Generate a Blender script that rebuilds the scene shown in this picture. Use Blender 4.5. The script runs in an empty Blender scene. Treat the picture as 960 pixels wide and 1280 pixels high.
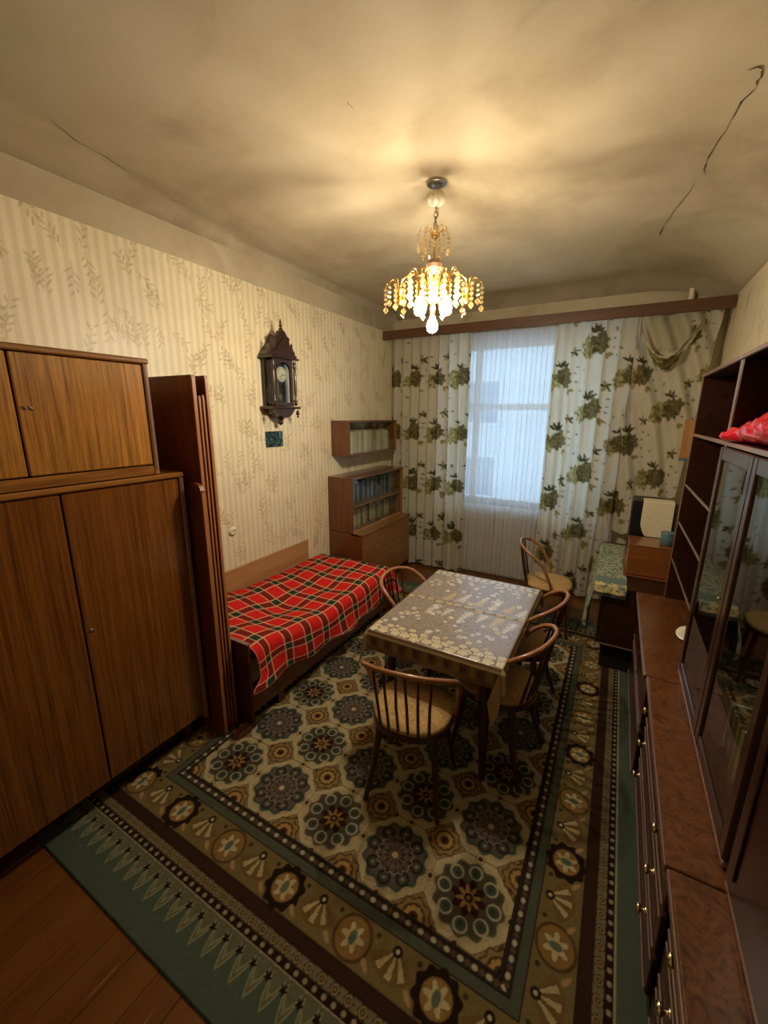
import bpy, bmesh, math, random
import numpy as np
from mathutils import Vector, Matrix
random.seed(7); rng = np.random.RandomState(7)
S = bpy.context.scene; COL = S.collection

# ------------------------------------------------------------------ camera, world, exposure
YAW, PITCH, ROLL, FPX = 0.513780, 0.234305, 0.006861, 511.34
EYE = Vector((0, 0, 1.9))
def make_camera():
    fwd = Vector((-math.sin(YAW)*math.cos(PITCH), math.cos(YAW)*math.cos(PITCH), -math.sin(PITCH)))
    right = Vector((math.cos(YAW), math.sin(YAW), 0)); up = right.cross(fwd)
    r2 = math.cos(ROLL)*right + math.sin(ROLL)*up
    u2 = -math.sin(ROLL)*right + math.cos(ROLL)*up
    cd = bpy.data.cameras.new('camera'); co = bpy.data.objects.new('camera', cd); COL.objects.link(co)
    m = Matrix((r2, u2, -fwd)).transposed().to_4x4(); m.translation = EYE
    co.matrix_world = m
    cd.sensor_fit = 'VERTICAL'; cd.sensor_height = 36; cd.lens = FPX/1280*36; cd.clip_start = 0.03
    S.camera = co
make_camera()
w = bpy.data.worlds.new('sky'); S.world = w; w.use_nodes = True
w.node_tree.nodes['Background'].inputs[0].default_value = (0.52, 0.73, 1.0, 1)
w.node_tree.nodes['Background'].inputs[1].default_value = 2.7
S.view_settings.view_transform = 'Standard'; S.view_settings.look = 'None'
S.view_settings.gamma = 1; S.view_settings.use_curve_mapping = False
S.view_settings.exposure = 0.26
BULB = 540.0                     # radiance of the lit chandelier bulbs

# ------------------------------------------------------------------ helpers
def lin(r, g, b):
    f = lambda c: (c/255/12.92) if c/255 <= .04045 else ((c/255+.055)/1.055)**2.4
    return np.array([f(r), f(g), f(b)])
def c4(c): return (float(c[0]), float(c[1]), float(c[2]), 1)

def new_mat(name, rough=.5, color=None, metal=0, spec=.5, coat=0, coat_rough=.1):
    m = bpy.data.materials.new(name); m.use_nodes = True
    b = m.node_tree.nodes['Principled BSDF']
    b.inputs['Roughness'].default_value = rough; b.inputs['Metallic'].default_value = metal
    b.inputs['Specular IOR Level'].default_value = spec
    b.inputs['Coat Weight'].default_value = coat; b.inputs['Coat Roughness'].default_value = coat_rough
    if color is not None: b.inputs['Base Color'].default_value = c4(color)
    return m
def nd(m, t, **kw):
    n = m.node_tree.nodes.new(t)
    for k, v in kw.items(): setattr(n, k, v)
    return n
def lk(m, a, b): m.node_tree.links.new(a, b)
def ramp(m, stops, fac):
    r = nd(m, 'ShaderNodeValToRGB'); e = r.color_ramp.elements
    while len(e) < len(stops): e.new(.5)
    for i, (p, c) in enumerate(stops): e[i].position = p; e[i].color = c4(c)
    lk(m, fac, r.inputs[0]); return r.outputs[0]
def coords(m, scale):
    tc = nd(m, 'ShaderNodeTexCoord'); mp = nd(m, 'ShaderNodeMapping'); mp.inputs['Scale'].default_value = scale
    oi = nd(m, 'ShaderNodeObjectInfo'); ad = nd(m, 'ShaderNodeVectorMath', operation='ADD')
    lk(m, tc.outputs['Object'], ad.inputs[0])
    ml = nd(m, 'ShaderNodeMath', operation='MULTIPLY'); ml.inputs[1].default_value = 3.7
    lk(m, oi.outputs['Random'], ml.inputs[0]); lk(m, ml.outputs[0], ad.inputs[1])
    lk(m, ad.outputs[0], mp.inputs[0]); return mp.outputs[0]
def noise(m, vec, scale, detail=4, rough=.6, dist=0):
    n = nd(m, 'ShaderNodeTexNoise'); n.inputs['Scale'].default_value = scale
    n.inputs['Detail'].default_value = detail; n.inputs['Roughness'].default_value = rough
    n.inputs['Distortion'].default_value = dist
    if vec is not None: lk(m, vec, n.inputs['Vector'])
    return n.outputs['Fac']
def bump(m, h, strength=.2, dist=.002):
    b = nd(m, 'ShaderNodeBump'); b.inputs['Strength'].default_value = strength; b.inputs['Distance'].default_value = dist
    lk(m, h, b.inputs['Height']); lk(m, b.outputs[0], m.node_tree.nodes['Principled BSDF'].inputs['Normal'])
def wood(name, dark, light, axis='z', scale=1, rough=.35, coat=.3, stretch=.045, dist=.6):
    m = new_mat(name, rough, coat=coat, coat_rough=.12)
    s = {'x': (stretch, 1, 1), 'y': (1, stretch, 1), 'z': (1, 1, stretch)}[axis]
    v = coords(m, s)
    a = noise(m, v, 38*scale, 5, .62, dist); b = noise(m, v, 150*scale, 3, .6, .1)
    mx = nd(m, 'ShaderNodeMath', operation='MULTIPLY_ADD'); lk(m, b, mx.inputs[0]); mx.inputs[1].default_value = .35
    m2 = nd(m, 'ShaderNodeMath', operation='MULTIPLY'); lk(m, a, m2.inputs[0]); m2.inputs[1].default_value = .75
    lk(m, m2.outputs[0], mx.inputs[2])
    col = ramp(m, [(.36, dark), (.52, (np.array(dark)+np.array(light))/2), (.70, light)], mx.outputs[0])
    lk(m, col, m.node_tree.nodes['Principled BSDF'].inputs['Base Color']); bump(m, mx.outputs[0], .05, .001)
    return m
def burl(name, dark, light, rough=.3, coat=.4):
    m = new_mat(name, rough, coat=coat, coat_rough=.15)
    v = coords(m, (1, 1, 1)); a = noise(m, v, 16, 8, .7, 2.6)
    col = ramp(m, [(.34, dark), (.5, (np.array(dark)*.5+np.array(light)*.5)), (.72, light)], a)
    lk(m, col, m.node_tree.nodes['Principled BSDF'].inputs['Base Color']); return m
def attr_mat(name, rough=.7, spec=.3, transl=0, bump_scale=0, bump_str=.2, transp=0, coat=0):
    m = new_mat(name, rough, spec=spec, coat=coat); b = m.node_tree.nodes['Principled BSDF']
    a = nd(m, 'ShaderNodeAttribute', attribute_name='Col'); lk(m, a.outputs['Color'], b.inputs['Base Color'])
    out = m.node_tree.nodes['Material Output']; sh = b.outputs[0]
    if transl:
        t = nd(m, 'ShaderNodeBsdfTranslucent'); lk(m, a.outputs['Color'], t.inputs[0])
        x = nd(m, 'ShaderNodeMixShader'); x.inputs[0].default_value = transl
        lk(m, sh, x.inputs[1]); lk(m, t.outputs[0], x.inputs[2]); sh = x.outputs[0]
    if transp:
        t = nd(m, 'ShaderNodeBsdfTransparent'); x = nd(m, 'ShaderNodeMixShader'); x.inputs[0].default_value = transp
        lk(m, sh, x.inputs[1]); lk(m, t.outputs[0], x.inputs[2]); sh = x.outputs[0]
    lk(m, sh, out.inputs[0])
    if bump_scale:
        bump(m, noise(m, coords(m, (1, 1, 1)), bump_scale, 3), bump_str, .002)
    return m
def glass_mat(name, tint=(.93, .96, .95), ior=1.5, rough=.02, gain=1.0):
    m = bpy.data.materials.new(name); m.use_nodes = True; nt = m.node_tree; nt.nodes.clear()
    out = nd(m, 'ShaderNodeOutputMaterial'); t = nd(m, 'ShaderNodeBsdfTransparent'); t.inputs[0].default_value = c4(tint)
    g = nd(m, 'ShaderNodeBsdfGlossy'); g.inputs['Roughness'].default_value = rough
    f = nd(m, 'ShaderNodeFresnel'); f.inputs[0].default_value = ior
    x = nd(m, 'ShaderNodeMixShader'); k = nd(m, 'ShaderNodeMath', operation='MULTIPLY', use_clamp=True); k.inputs[1].default_value = gain
    ge = nd(m, 'ShaderNodeNewGeometry'); fr = nd(m, 'ShaderNodeMath', operation='SUBTRACT'); fr.inputs[0].default_value = 1
    lk(m, ge.outputs['Backfacing'], fr.inputs[1]); k2 = nd(m, 'ShaderNodeMath', operation='MULTIPLY')
    lk(m, f.outputs[0], k.inputs[0]); lk(m, k.outputs[0], k2.inputs[0]); lk(m, fr.outputs[0], k2.inputs[1]); lk(m, k2.outputs[0], x.inputs[0])
    lk(m, t.outputs[0], x.inputs[1]); lk(m, g.outputs[0], x.inputs[2]); lk(m, x.outputs[0], out.inputs[0]); return m

def wloc(o):
    v = Vector((0, 0, 0))
    while o is not None: v += o.location; o = o.parent
    return v
def props(o, label=None, cat=None, group=None, kind=None):
    if label: o['label'] = label
    if cat: o['category'] = cat
    if group: o['group'] = group
    if kind: o['kind'] = kind
    return o
def thing(name, label, cat, loc=(0, 0, 0), group=None):
    o = bpy.data.objects.new(name, None); COL.objects.link(o); o.location = loc; o.empty_display_size = .05
    return props(o, label, cat, group)
class MB:
    def __init__(s): s.v = []; s.f = []; s.sm = []
    def add(s, vs, fs, smooth=False):
        n = len(s.v); s.v += [tuple(map(float, p)) for p in vs]
        for f in fs: s.f.append(tuple(i+n for i in f)); s.sm.append(smooth)
        return s
    def box(s, x0, x1, y0, y1, z0, z1, b=.002):
        lo = (min(x0, x1), min(y0, y1), min(z0, z1)); hi = (max(x0, x1), max(y0, y1), max(z0, z1))
        b = min(b, *[(hi[i]-lo[i])*.45 for i in range(3)])
        vs = []; idx = {}
        for sx in (0, 1):
            for sy in (0, 1):
                for sz in (0, 1):
                    sg = (sx, sy, sz)
                    for a in range(3):
                        p = [(hi[i] if sg[i] else lo[i]) + (0 if i == a else (-b if sg[i] else b)) for i in range(3)]
                        idx[(sg, a)] = len(vs); vs.append(p)
        fs = []
        for a in range(3):
            o = [i for i in range(3) if i != a]
            for sd in (0, 1):
                q = []
                for (u, w_) in ((0, 0), (1, 0), (1, 1), (0, 1)):
                    g = [0, 0, 0]; g[a] = sd; g[o[0]] = u; g[o[1]] = w_; q.append(idx[(tuple(g), a)])
                fs.append(q)
        for a in range(3):      # edges along axis a
            o = [i for i in range(3) if i != a]
            for u in (0, 1):
                for w_ in (0, 1):
                    g0 = [0, 0, 0]; g0[o[0]] = u; g0[o[1]] = w_; g1 = list(g0); g1[a] = 1
                    fs.append([idx[(tuple(g0), o[0])], idx[(tuple(g1), o[0])], idx[(tuple(g1), o[1])], idx[(tuple(g0), o[1])]])
        for sx in (0, 1):
            for sy in (0, 1):
                for sz in (0, 1):
                    fs.append([idx[((sx, sy, sz), a)] for a in range(3)])
        return s.add(vs, fs)
    def tube(s, path, r, n=8, caps=True, flat=1.0):
        P = [Vector(p) for p in path]; m = len(P); rs = r if hasattr(r, '__len__') else [r]*m
        vs = []; fs = []; ref = None
        for i in range(m):
            t = (P[min(i+1, m-1)] - P[max(i-1, 0)]).normalized()
            if ref is None: ref = Vector((0, 0, 1)) if abs(t.z) < .9 else Vector((1, 0, 0))
            a = (ref - t*ref.dot(t)).normalized(); ref = a; b = t.cross(a)
            for k in range(n):
                th = 2*math.pi*k/n; vs.append(P[i] + rs[i]*(math.cos(th)*a + flat*math.sin(th)*b))
        for i in range(m-1):
            for k in range(n):
                k2 = (k+1) % n; fs.append((i*n+k, i*n+k2, (i+1)*n+k2, (i+1)*n+k))
        s.add(vs, fs, True)
        if caps: s.add(vs[:n], [tuple(range(n))[::-1]]); s.add(vs[-n:], [tuple(range(n))])
        return s
    def lathe(s, prof, c=(0, 0, 0), n=16, smooth=True, axis='z'):
        vs = []; fs = []; m = len(prof)
        for (r, z) in prof:
            for k in range(n):
                th = 2*math.pi*k/n; p = (max(r, 1e-4)*math.cos(th), max(r, 1e-4)*math.sin(th), z)
                if axis == 'x': p = (p[2], p[0], p[1])
                if axis == 'y': p = (p[1], p[2], p[0])
                vs.append((p[0]+c[0], p[1]+c[1], p[2]+c[2]))
        for i in range(m-1):
            for k in range(n):
                k2 = (k+1) % n; fs.append((i*n+k, i*n+k2, (i+1)*n+k2, (i+1)*n+k))
        s.add(vs, fs, smooth); s.add(vs[:n], [tuple(range(n))]); s.add(vs[-n:], [tuple(range(n))]); return s
    def ball(s, c, r, n=10, sz=1.0):
        return s.lathe([(r*math.sin(math.pi*i/6), -r*sz*math.cos(math.pi*i/6)) for i in range(7)], c, n)
    def prism(s, poly, axis, a0, a1):
        """polygon in the two other axes (in xyz order), extruded along axis"""
        n = len(poly); vs = []
        for a in (a0, a1):
            for (u, v) in poly:
                vs.append({'x': (a, u, v), 'y': (u, a, v), 'z': (u, v, a)}[axis])
        fs = [tuple(range(n))[::-1], tuple(range(n, 2*n))] + [(i, (i+1) % n, n+(i+1) % n, n+i) for i in range(n)]
        return s.add(vs, fs)
    def build(s, name, mat, parent=None, origin=None):
        org = wloc(parent) if parent is not None else Vector(origin or (0, 0, 0))
        me = bpy.data.meshes.new(name); me.from_pydata([(x-org.x, y-org.y, z-org.z) for x, y, z in s.v], [], s.f)
        me.polygons.foreach_set('use_smooth', s.sm)
        bm = bmesh.new(); bm.from_mesh(me); bmesh.ops.recalc_face_normals(bm, faces=bm.faces); bm.to_mesh(me); bm.free()
        if mat: me.materials.append(mat)
        o = bpy.data.objects.new(name, me); COL.objects.link(o)
        if parent is not None: o.parent = parent
        else: o.location = org
        return o
def B(name, mat, parent, *a, **k): return MB().box(*a, **k).build(name, mat, parent)
def grid(name, P, mat, parent=None, Cc=None, origin=None, smooth=True):
    n, m = P.shape[:2]; org = np.array(wloc(parent)) if parent is not None else np.array(origin or (0, 0, 0), float)
    me = bpy.data.meshes.new(name); me.vertices.add(n*m)
    me.vertices.foreach_set('co', (P.reshape(-1, 3) - org).astype(np.float32).ravel())
    i = np.arange((n-1)*(m-1)); r, c = i//(m-1), i % (m-1); a = r*m + c
    q = np.stack([a, a+1, a+m+1, a+m], 1).astype(np.int32)
    me.loops.add(q.size); me.loops.foreach_set('vertex_index', q.ravel())
    me.polygons.add(len(q)); me.polygons.foreach_set('loop_start', (np.arange(len(q))*4).astype(np.int32))
    me.update(calc_edges=True); me.polygons.foreach_set('use_smooth', np.full(len(q), smooth))
    if Cc is not None:
        at = me.color_attributes.new('Col', 'FLOAT_COLOR', 'POINT')
        d = np.ones((n*m, 4), np.float32); d[:, :3] = Cc.reshape(-1, 3); at.data.foreach_set('color', d.ravel())
    me.materials.append(mat); me.validate()
    o = bpy.data.objects.new(name, me); COL.objects.link(o)
    if parent is not None: o.parent = parent
    else: o.location = org
    return o
def copy_tree(o, parent=None):
    c = o.copy(); COL.objects.link(c)
    if parent is not None: c.parent = parent
    for ch in list(o.children): copy_tree(ch, c)
    return c
# numpy pattern helpers
def vnoise(x, y, seed=0):
    xi = np.floor(x).astype(np.int64); yi = np.floor(y).astype(np.int64); fx = x-xi; fy = y-yi
    def hsh(a, b):
        h = (a*374761393 + b*668265263 + seed*1274126177) & 0x7fffffff; h = ((h ^ (h >> 13))*1103515245) & 0x7fffffff
        return ((h ^ (h >> 16)) & 0xffff)/65535.
    u = fx*fx*(3-2*fx); v = fy*fy*(3-2*fy)
    return (hsh(xi, yi)*(1-u)+hsh(xi+1, yi)*u)*(1-v) + (hsh(xi, yi+1)*(1-u)+hsh(xi+1, yi+1)*u)*v
def sstep(a, b, x): t = np.clip((x-a)/(b-a), 0, 1); return t*t*(3-2*t)
def paint(Cc, mask, col):
    mask = np.clip(mask, 0, 1)[..., None]; Cc += (np.asarray(col)-Cc)*mask
def disc(r, R, soft=.003): return np.clip((R-r)/soft+.5, 0, 1)

XL, XR, YW, YF, ZC = -2.55, .69, 4.74, -.55, 3.08      # room shell
# ------------------------------------------------------------------ materials
M = {}
M['plaster'] = new_mat('plaster', .9, spec=.2)
v_ = coords(M['plaster'], (1, 1, 1))
cl = ramp(M['plaster'], [(.25, lin(156, 141, 114)), (.5, lin(183, 169, 140)), (.8, lin(196, 184, 160))], noise(M['plaster'], v_, 1.6, 6, .6, .4))
lk(M['plaster'], cl, M['plaster'].node_tree.nodes['Principled BSDF'].inputs['Base Color'])
bump(M['plaster'], noise(M['plaster'], v_, 30, 4), .15, .003)
M['crack'] = new_mat('crack', .95, lin(70, 52, 38))
M['wallpaper'] = attr_mat('wallpaper', .42, .45)
M['rug'] = attr_mat('rug', .95, .1, bump_scale=260, bump_str=.5)
M['floral'] = attr_mat('floral_cloth', .85, .15, transl=.52)
M['cloth'] = attr_mat('oilcloth', .27, .6, coat=.35)
M['plaid'] = attr_mat('plaid_wool', .95, .1, bump_scale=300, bump_str=.4)
M['brocade'] = attr_mat('brocade', .9, .15, bump_scale=200, bump_str=.3)
M['sheer'] = bpy.data.materials.new('sheer'); M['sheer'].use_nodes = True
def mk_sheer(m):
    nt = m.node_tree; nt.nodes.clear(); out = nd(m, 'ShaderNodeOutputMaterial')
    d = nd(m, 'ShaderNodeBsdfDiffuse'); d.inputs[0].default_value = (.78, .77, .74, 1)
    t = nd(m, 'ShaderNodeBsdfTranslucent'); t.inputs[0].default_value = (.8, .8, .8, 1)
    tp = nd(m, 'ShaderNodeBsdfTransparent')
    a = nd(m, 'ShaderNodeMixShader'); a.inputs[0].default_value = .6; lk(m, d.outputs[0], a.inputs[1]); lk(m, t.outputs[0], a.inputs[2])
    b = nd(m, 'ShaderNodeMixShader'); b.inputs[0].default_value = .27; lk(m, a.outputs[0], b.inputs[1]); lk(m, tp.outputs[0], b.inputs[2])
    lk(m, b.outputs[0], out.inputs[0])
mk_sheer(M['sheer'])
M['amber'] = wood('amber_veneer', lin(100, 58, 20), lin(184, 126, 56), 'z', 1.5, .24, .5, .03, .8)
M['amber_shaded'] = wood('amber_veneer_shaded', lin(74, 38, 12), lin(130, 78, 28), 'z', 1.5, .26, .5, .025, .6)  # darker copy of the amber veneer: dimmer light low down put into the colour
M['amber_h'] = wood('amber_veneer_across', lin(100, 58, 22), lin(156, 102, 46), 'y', .8, .26, .5)
M['panel'] = wood('panel_board', lin(84, 38, 16), lin(120, 60, 28), 'z', .8, .4, .2)
M['edge'] = wood('worn_edge', lin(132, 76, 38), lin(172, 112, 64), 'z', .8, .4, .2)
M['mahog'] = burl('mahogany_burl', lin(30, 11, 6), lin(62, 29, 15))
M['mahog_d'] = wood('dark_mahogany', lin(24, 10, 6), lin(40, 18, 11), 'z', .8, .28, .4)
M['counter'] = burl('walnut_burl_counter', lin(56, 27, 10), lin(124, 75, 38), .3, .4)
M['mould'] = new_mat('moulding_lip', .28, lin(124, 94, 84), coat=.5)
M['bookwood'] = wood('bookcase_veneer', lin(104, 66, 28), lin(146, 98, 48), 'z', .8, .3, .4)
M['bookwood_h'] = wood('bookcase_veneer_across', lin(104, 66, 28), lin(146, 98, 48), 'y', .8, .3, .4)
M['bookside'] = wood('bookcase_side', lin(80, 46, 22), lin(110, 66, 32), 'z', .8, .3, .4)
M['chairdark'] = wood('dark_bentwood', lin(44, 18, 10), lin(72, 32, 18), 'z', 1, .3, .4)
M['chairlight'] = wood('worn_bentwood', lin(120, 70, 40), lin(172, 118, 74), 'x', 1, .32, .4)
M['cushion'] = new_mat('seat_fabric', .9, spec=.2)
v_ = coords(M['cushion'], (1, 1, 1))
lk(M['cushion'], ramp(M['cushion'], [(.3, lin(150, 116, 66)), (.7, lin(192, 158, 104))], noise(M['cushion'], v_, 60, 4)), M['cushion'].node_tree.nodes['Principled BSDF'].inputs['Base Color'])
M['tabledark'] = wood('dark_table', lin(40, 17, 9), lin(66, 30, 17), 'z', 1, .35, .3)
M['cornice'] = wood('cornice_wood', lin(70, 42, 24), lin(98, 62, 36), 'x', .8, .4, .2)
M['clockwood'] = wood('clock_walnut', lin(28, 13, 8), lin(54, 28, 17), 'z', 2, .3, .4)
M['planks'] = wood('painted_floor', lin(86, 48, 15), lin(114, 68, 25), 'y', .35, .3, .3, .03, .3)
M['bedwood'] = wood('bed_wood', lin(52, 20, 10), lin(86, 38, 20), 'z', .8, .35, .3)
M['bedrail'] = wood('bed_rail', lin(88, 44, 22), lin(126, 70, 38), 'y', .8, .35, .3)
M['tan'] = wood('tan_board', lin(150, 106, 62), lin(180, 136, 88), 'y', .5, .55, 0)
M['tan_z'] = wood('tan_board_up', lin(130, 88, 44), lin(164, 118, 66), 'z', .5, .55, 0)
M['redwood'] = wood('red_veneer', lin(98, 52, 20), lin(136, 80, 34), 'x', .6, .3, .4)
M['gold'] = new_mat('gilt', .22, (.85, .55, .16), metal=1)
M['brass'] = new_mat('brass_knob', .2, (.80, .66, .42), metal=1)
M['ballglass'] = new_mat('pressed_glass', .25, lin(150, 122, 96), spec=.6)
M['lining'] = new_mat('cloth_reverse', .8, lin(176, 146, 98))
M['steel'] = new_mat('grey_metal', .35, (.45, .42, .38), metal=1)
M['chain'] = new_mat('chain_metal', .4, (.30, .24, .16), metal=1)
M['porcelain'] = new_mat('white_plastic', .35, lin(222, 212, 188))
M['white'] = new_mat('white_paint', .4, lin(225, 225, 220))
M['black'] = new_mat('black_plastic', .35, lin(18, 18, 20))
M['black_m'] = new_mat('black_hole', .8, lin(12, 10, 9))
M['glass'] = glass_mat('pane_glass')
M['cabglass'] = glass_mat('cabinet_glass', (.86, .88, .86), 1.6, .02, 1.3)
M['clearbulb'] = glass_mat('clear_bulb', (.95, .93, .85), 1.5, .05)
M['blue'] = new_mat('blue_tin', .4, lin(74, 104, 112))
M['redbag'] = new_mat('red_plastic', .22, lin(190, 24, 40), coat=.5)
M['mattress'] = new_mat('ticking', .9, lin(190, 178, 140))
M['outside'] = new_mat('outside_wall', .9, lin(205, 208, 210))
M['outwin'] = new_mat('outside_window', .3, lin(128, 142, 158))
M['crystal'] = bpy.data.materials.new('crystal'); M['crystal'].use_nodes = True
def mk_crystal(m):
    m.node_tree.nodes.clear(); out = nd(m, 'ShaderNodeOutputMaterial')
    tp = nd(m, 'ShaderNodeBsdfTransparent'); tp.inputs[0].default_value = (1, .97, .88, 1)
    g = nd(m, 'ShaderNodeBsdfGlossy'); g.inputs['Roughness'].default_value = .12; g.inputs[0].default_value = (1, .95, .8, 1)
    t = nd(m, 'ShaderNodeBsdfTranslucent'); t.inputs[0].default_value = (.62, .46, .20, 1)
    a = nd(m, 'ShaderNodeMixShader'); a.inputs[0].default_value = .45; lk(m, t.outputs[0], a.inputs[1]); lk(m, g.outputs[0], a.inputs[2])
    b = nd(m, 'ShaderNodeMixShader'); b.inputs[0].default_value = .6; lk(m, a.outputs[0], b.inputs[1]); lk(m, tp.outputs[0], b.inputs[2])
    lk(m, b.outputs[0], out.inputs[0])
mk_crystal(M['crystal'])
M['bulb'] = bpy.data.materials.new('lit_bulb'); M['bulb'].use_nodes = True
M['bulb'].node_tree.nodes.clear()
e_ = nd(M['bulb'], 'ShaderNodeEmission'); e_.inputs[0].default_value = (1, .87, .68, 1); e_.inputs[1].default_value = BULB
lk(M['bulb'], e_.outputs[0], nd(M['bulb'], 'ShaderNodeOutputMaterial').inputs[0])

def scratches(m):
    v = coords(m, (1, .04, 1)); n = noise(m, v, 70, 3, .5)
    b = m.node_tree.nodes['Principled BSDF']; old = b.inputs['Base Color'].links[0].from_socket
    r = ramp(m, [(.70, (0, 0, 0)), (.73, (.55, .55, .55))], n); mx = nd(m, 'ShaderNodeMix', data_type='RGBA')
    lk(m, r, mx.inputs[0]); lk(m, old, mx.inputs[6]); mx.inputs[7].default_value = c4(lin(186, 140, 96)); lk(m, mx.outputs[2], b.inputs['Base Color'])
scratches(M['planks'])
# ------------------------------------------------------------------ room shell
floor = MB().box(XL-.1, XR+.1, YF-.1, YW+.3, -.12, -.022).build('floor', M['black_m']); props(floor, kind='structure')
x = XL; k = 0
while x < XR-.01:
    x1 = min(x+.125, XR)
    B('plank', M['planks'], floor, x+.0008, x1-.0008, YF, YW, -.022, 0+random.uniform(-.0006, 0), b=.0012); x = x1
def ceil_z(X, Y):
    cl_ = np.clip(-2.22-.19*(Y-.9), -2.50, -2.12); cr_ = np.clip(.29-.13*(Y-2.1), .06, .42)
    z = np.full_like(X, ZC)
    t = np.clip((cl_-X)/(cl_-XL), 0, 1); z -= .05*t
    t = np.clip((X-cr_)/(XR-cr_), 0, 1); z -= .05*t + .16*t**3
    t = np.clip((Y-4.45)/(YW-4.45), 0, 1); z -= .03*t + .05*t**2
    z += .012*(vnoise(X*1.3, Y*1.3, 5)-.5)
    return z
xs = np.linspace(XL-.02, XR+.02, 100); ys = np.linspace(YF, YW+.02, 140)
X, Y = np.meshgrid(xs, ys)
ceiling = props(grid('ceiling', np.stack([X, Y, ceil_z(X, Y)], -1), M['plaster'], origin=(0, 0, ZC)), kind='structure')
MB().box(XL-.15, XR+.15, YF-.15, YW+.3, ZC+.05, ZC+.2).build('ceiling_slab', M['plaster'], ceiling)
def crack(pts, wd):
    P = []
    for (a, b) in zip(pts[:-1], pts[1:]):
        for t in np.linspace(0, 1, 4)[:-1]: P.append((a[0]+(b[0]-a[0])*t+random.uniform(-.006, .006), a[1]+(b[1]-a[1])*t+random.uniform(-.006, .006)))
    P.append(pts[-1]); mb = MB(); top = []
    for i, (px, py) in enumerate(P):
        tx, ty = (P[min(i+1, len(P)-1)][0]-P[max(i-1, 0)][0], P[min(i+1, len(P)-1)][1]-P[max(i-1, 0)][1]); l = math.hypot(tx, ty) or 1
        h = wd*random.uniform(.1, .75)*(1 if 0 < i < len(P)-1 else .15)
        z = float(ceil_z(np.array([px]), np.array([py]))[0])-.0025
        top += [(px-ty/l*h, py+tx/l*h, z), (px+ty/l*h, py-tx/l*h, z)]
    mb.add(top, [(2*i, 2*i+1, 2*i+3, 2*i+2) for i in range(len(P)-1)]); mb.build('crack', M['crack'], ceiling)
crack([(-2.20, 1.066), (-2.264, 1.196), (-2.268, 1.272), (-2.281, 1.356), (-2.31, 1.448)], .004)
crack([(-2.377, 1.659), (-2.36, 1.79)], .004)
crack([(-1.071, 1.575), (-1.072, 1.638)], .005)
crack([(.233, 2.144), (.272, 2.146), (.282, 2.171), (.283, 2.246)], .007)
crack([(.282, 2.25), (.248, 2.342), (.237, 2.495), (.211, 2.69), (.201, 2.771), (.22, 2.859)], .005)
crack([(.19, 2.9), (.12, 3.25), (.087, 3.43)], .0025); crack([(.087, 3.43), (.079, 3.632)], .005)

wall_left = props(MB().box(XL-.12, XL-.004, YF-.1, YW+.3, 0, ZC+.04).build('wall_left', M['plaster'], origin=(XL, YF, 0)), kind='structure')
wall_right = props(MB().box(XR+.004, XR+.12, YF-.1, YW+.3, 0, ZC+.04).build('wall_right', M['plaster'], origin=(XR, YF, 0)), kind='structure')
wall_front = props(MB().box(XL-.1, XR+.1, YF-.15, YF, 0, ZC+.04).build('wall_front', M['plaster'], origin=(0, YF, 0)), kind='structure')
WX0, WX1, WZ0, WZ1, WD = -1.78, -.18, .86, 2.68, .24
mb = MB()
mb.box(XL-.1, WX0, YW, YW+WD, 0, ZC+.04).box(WX1, XR+.1, YW, YW+WD, 0, ZC+.04)
mb.box(WX0, WX1, YW, YW+WD, 0, WZ0).box(WX0, WX1, YW, YW+WD, WZ1, ZC+.04)
wall_back = props(mb.build('wall_back', M['plaster'], origin=(0, YW, 0)), kind='structure')

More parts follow.
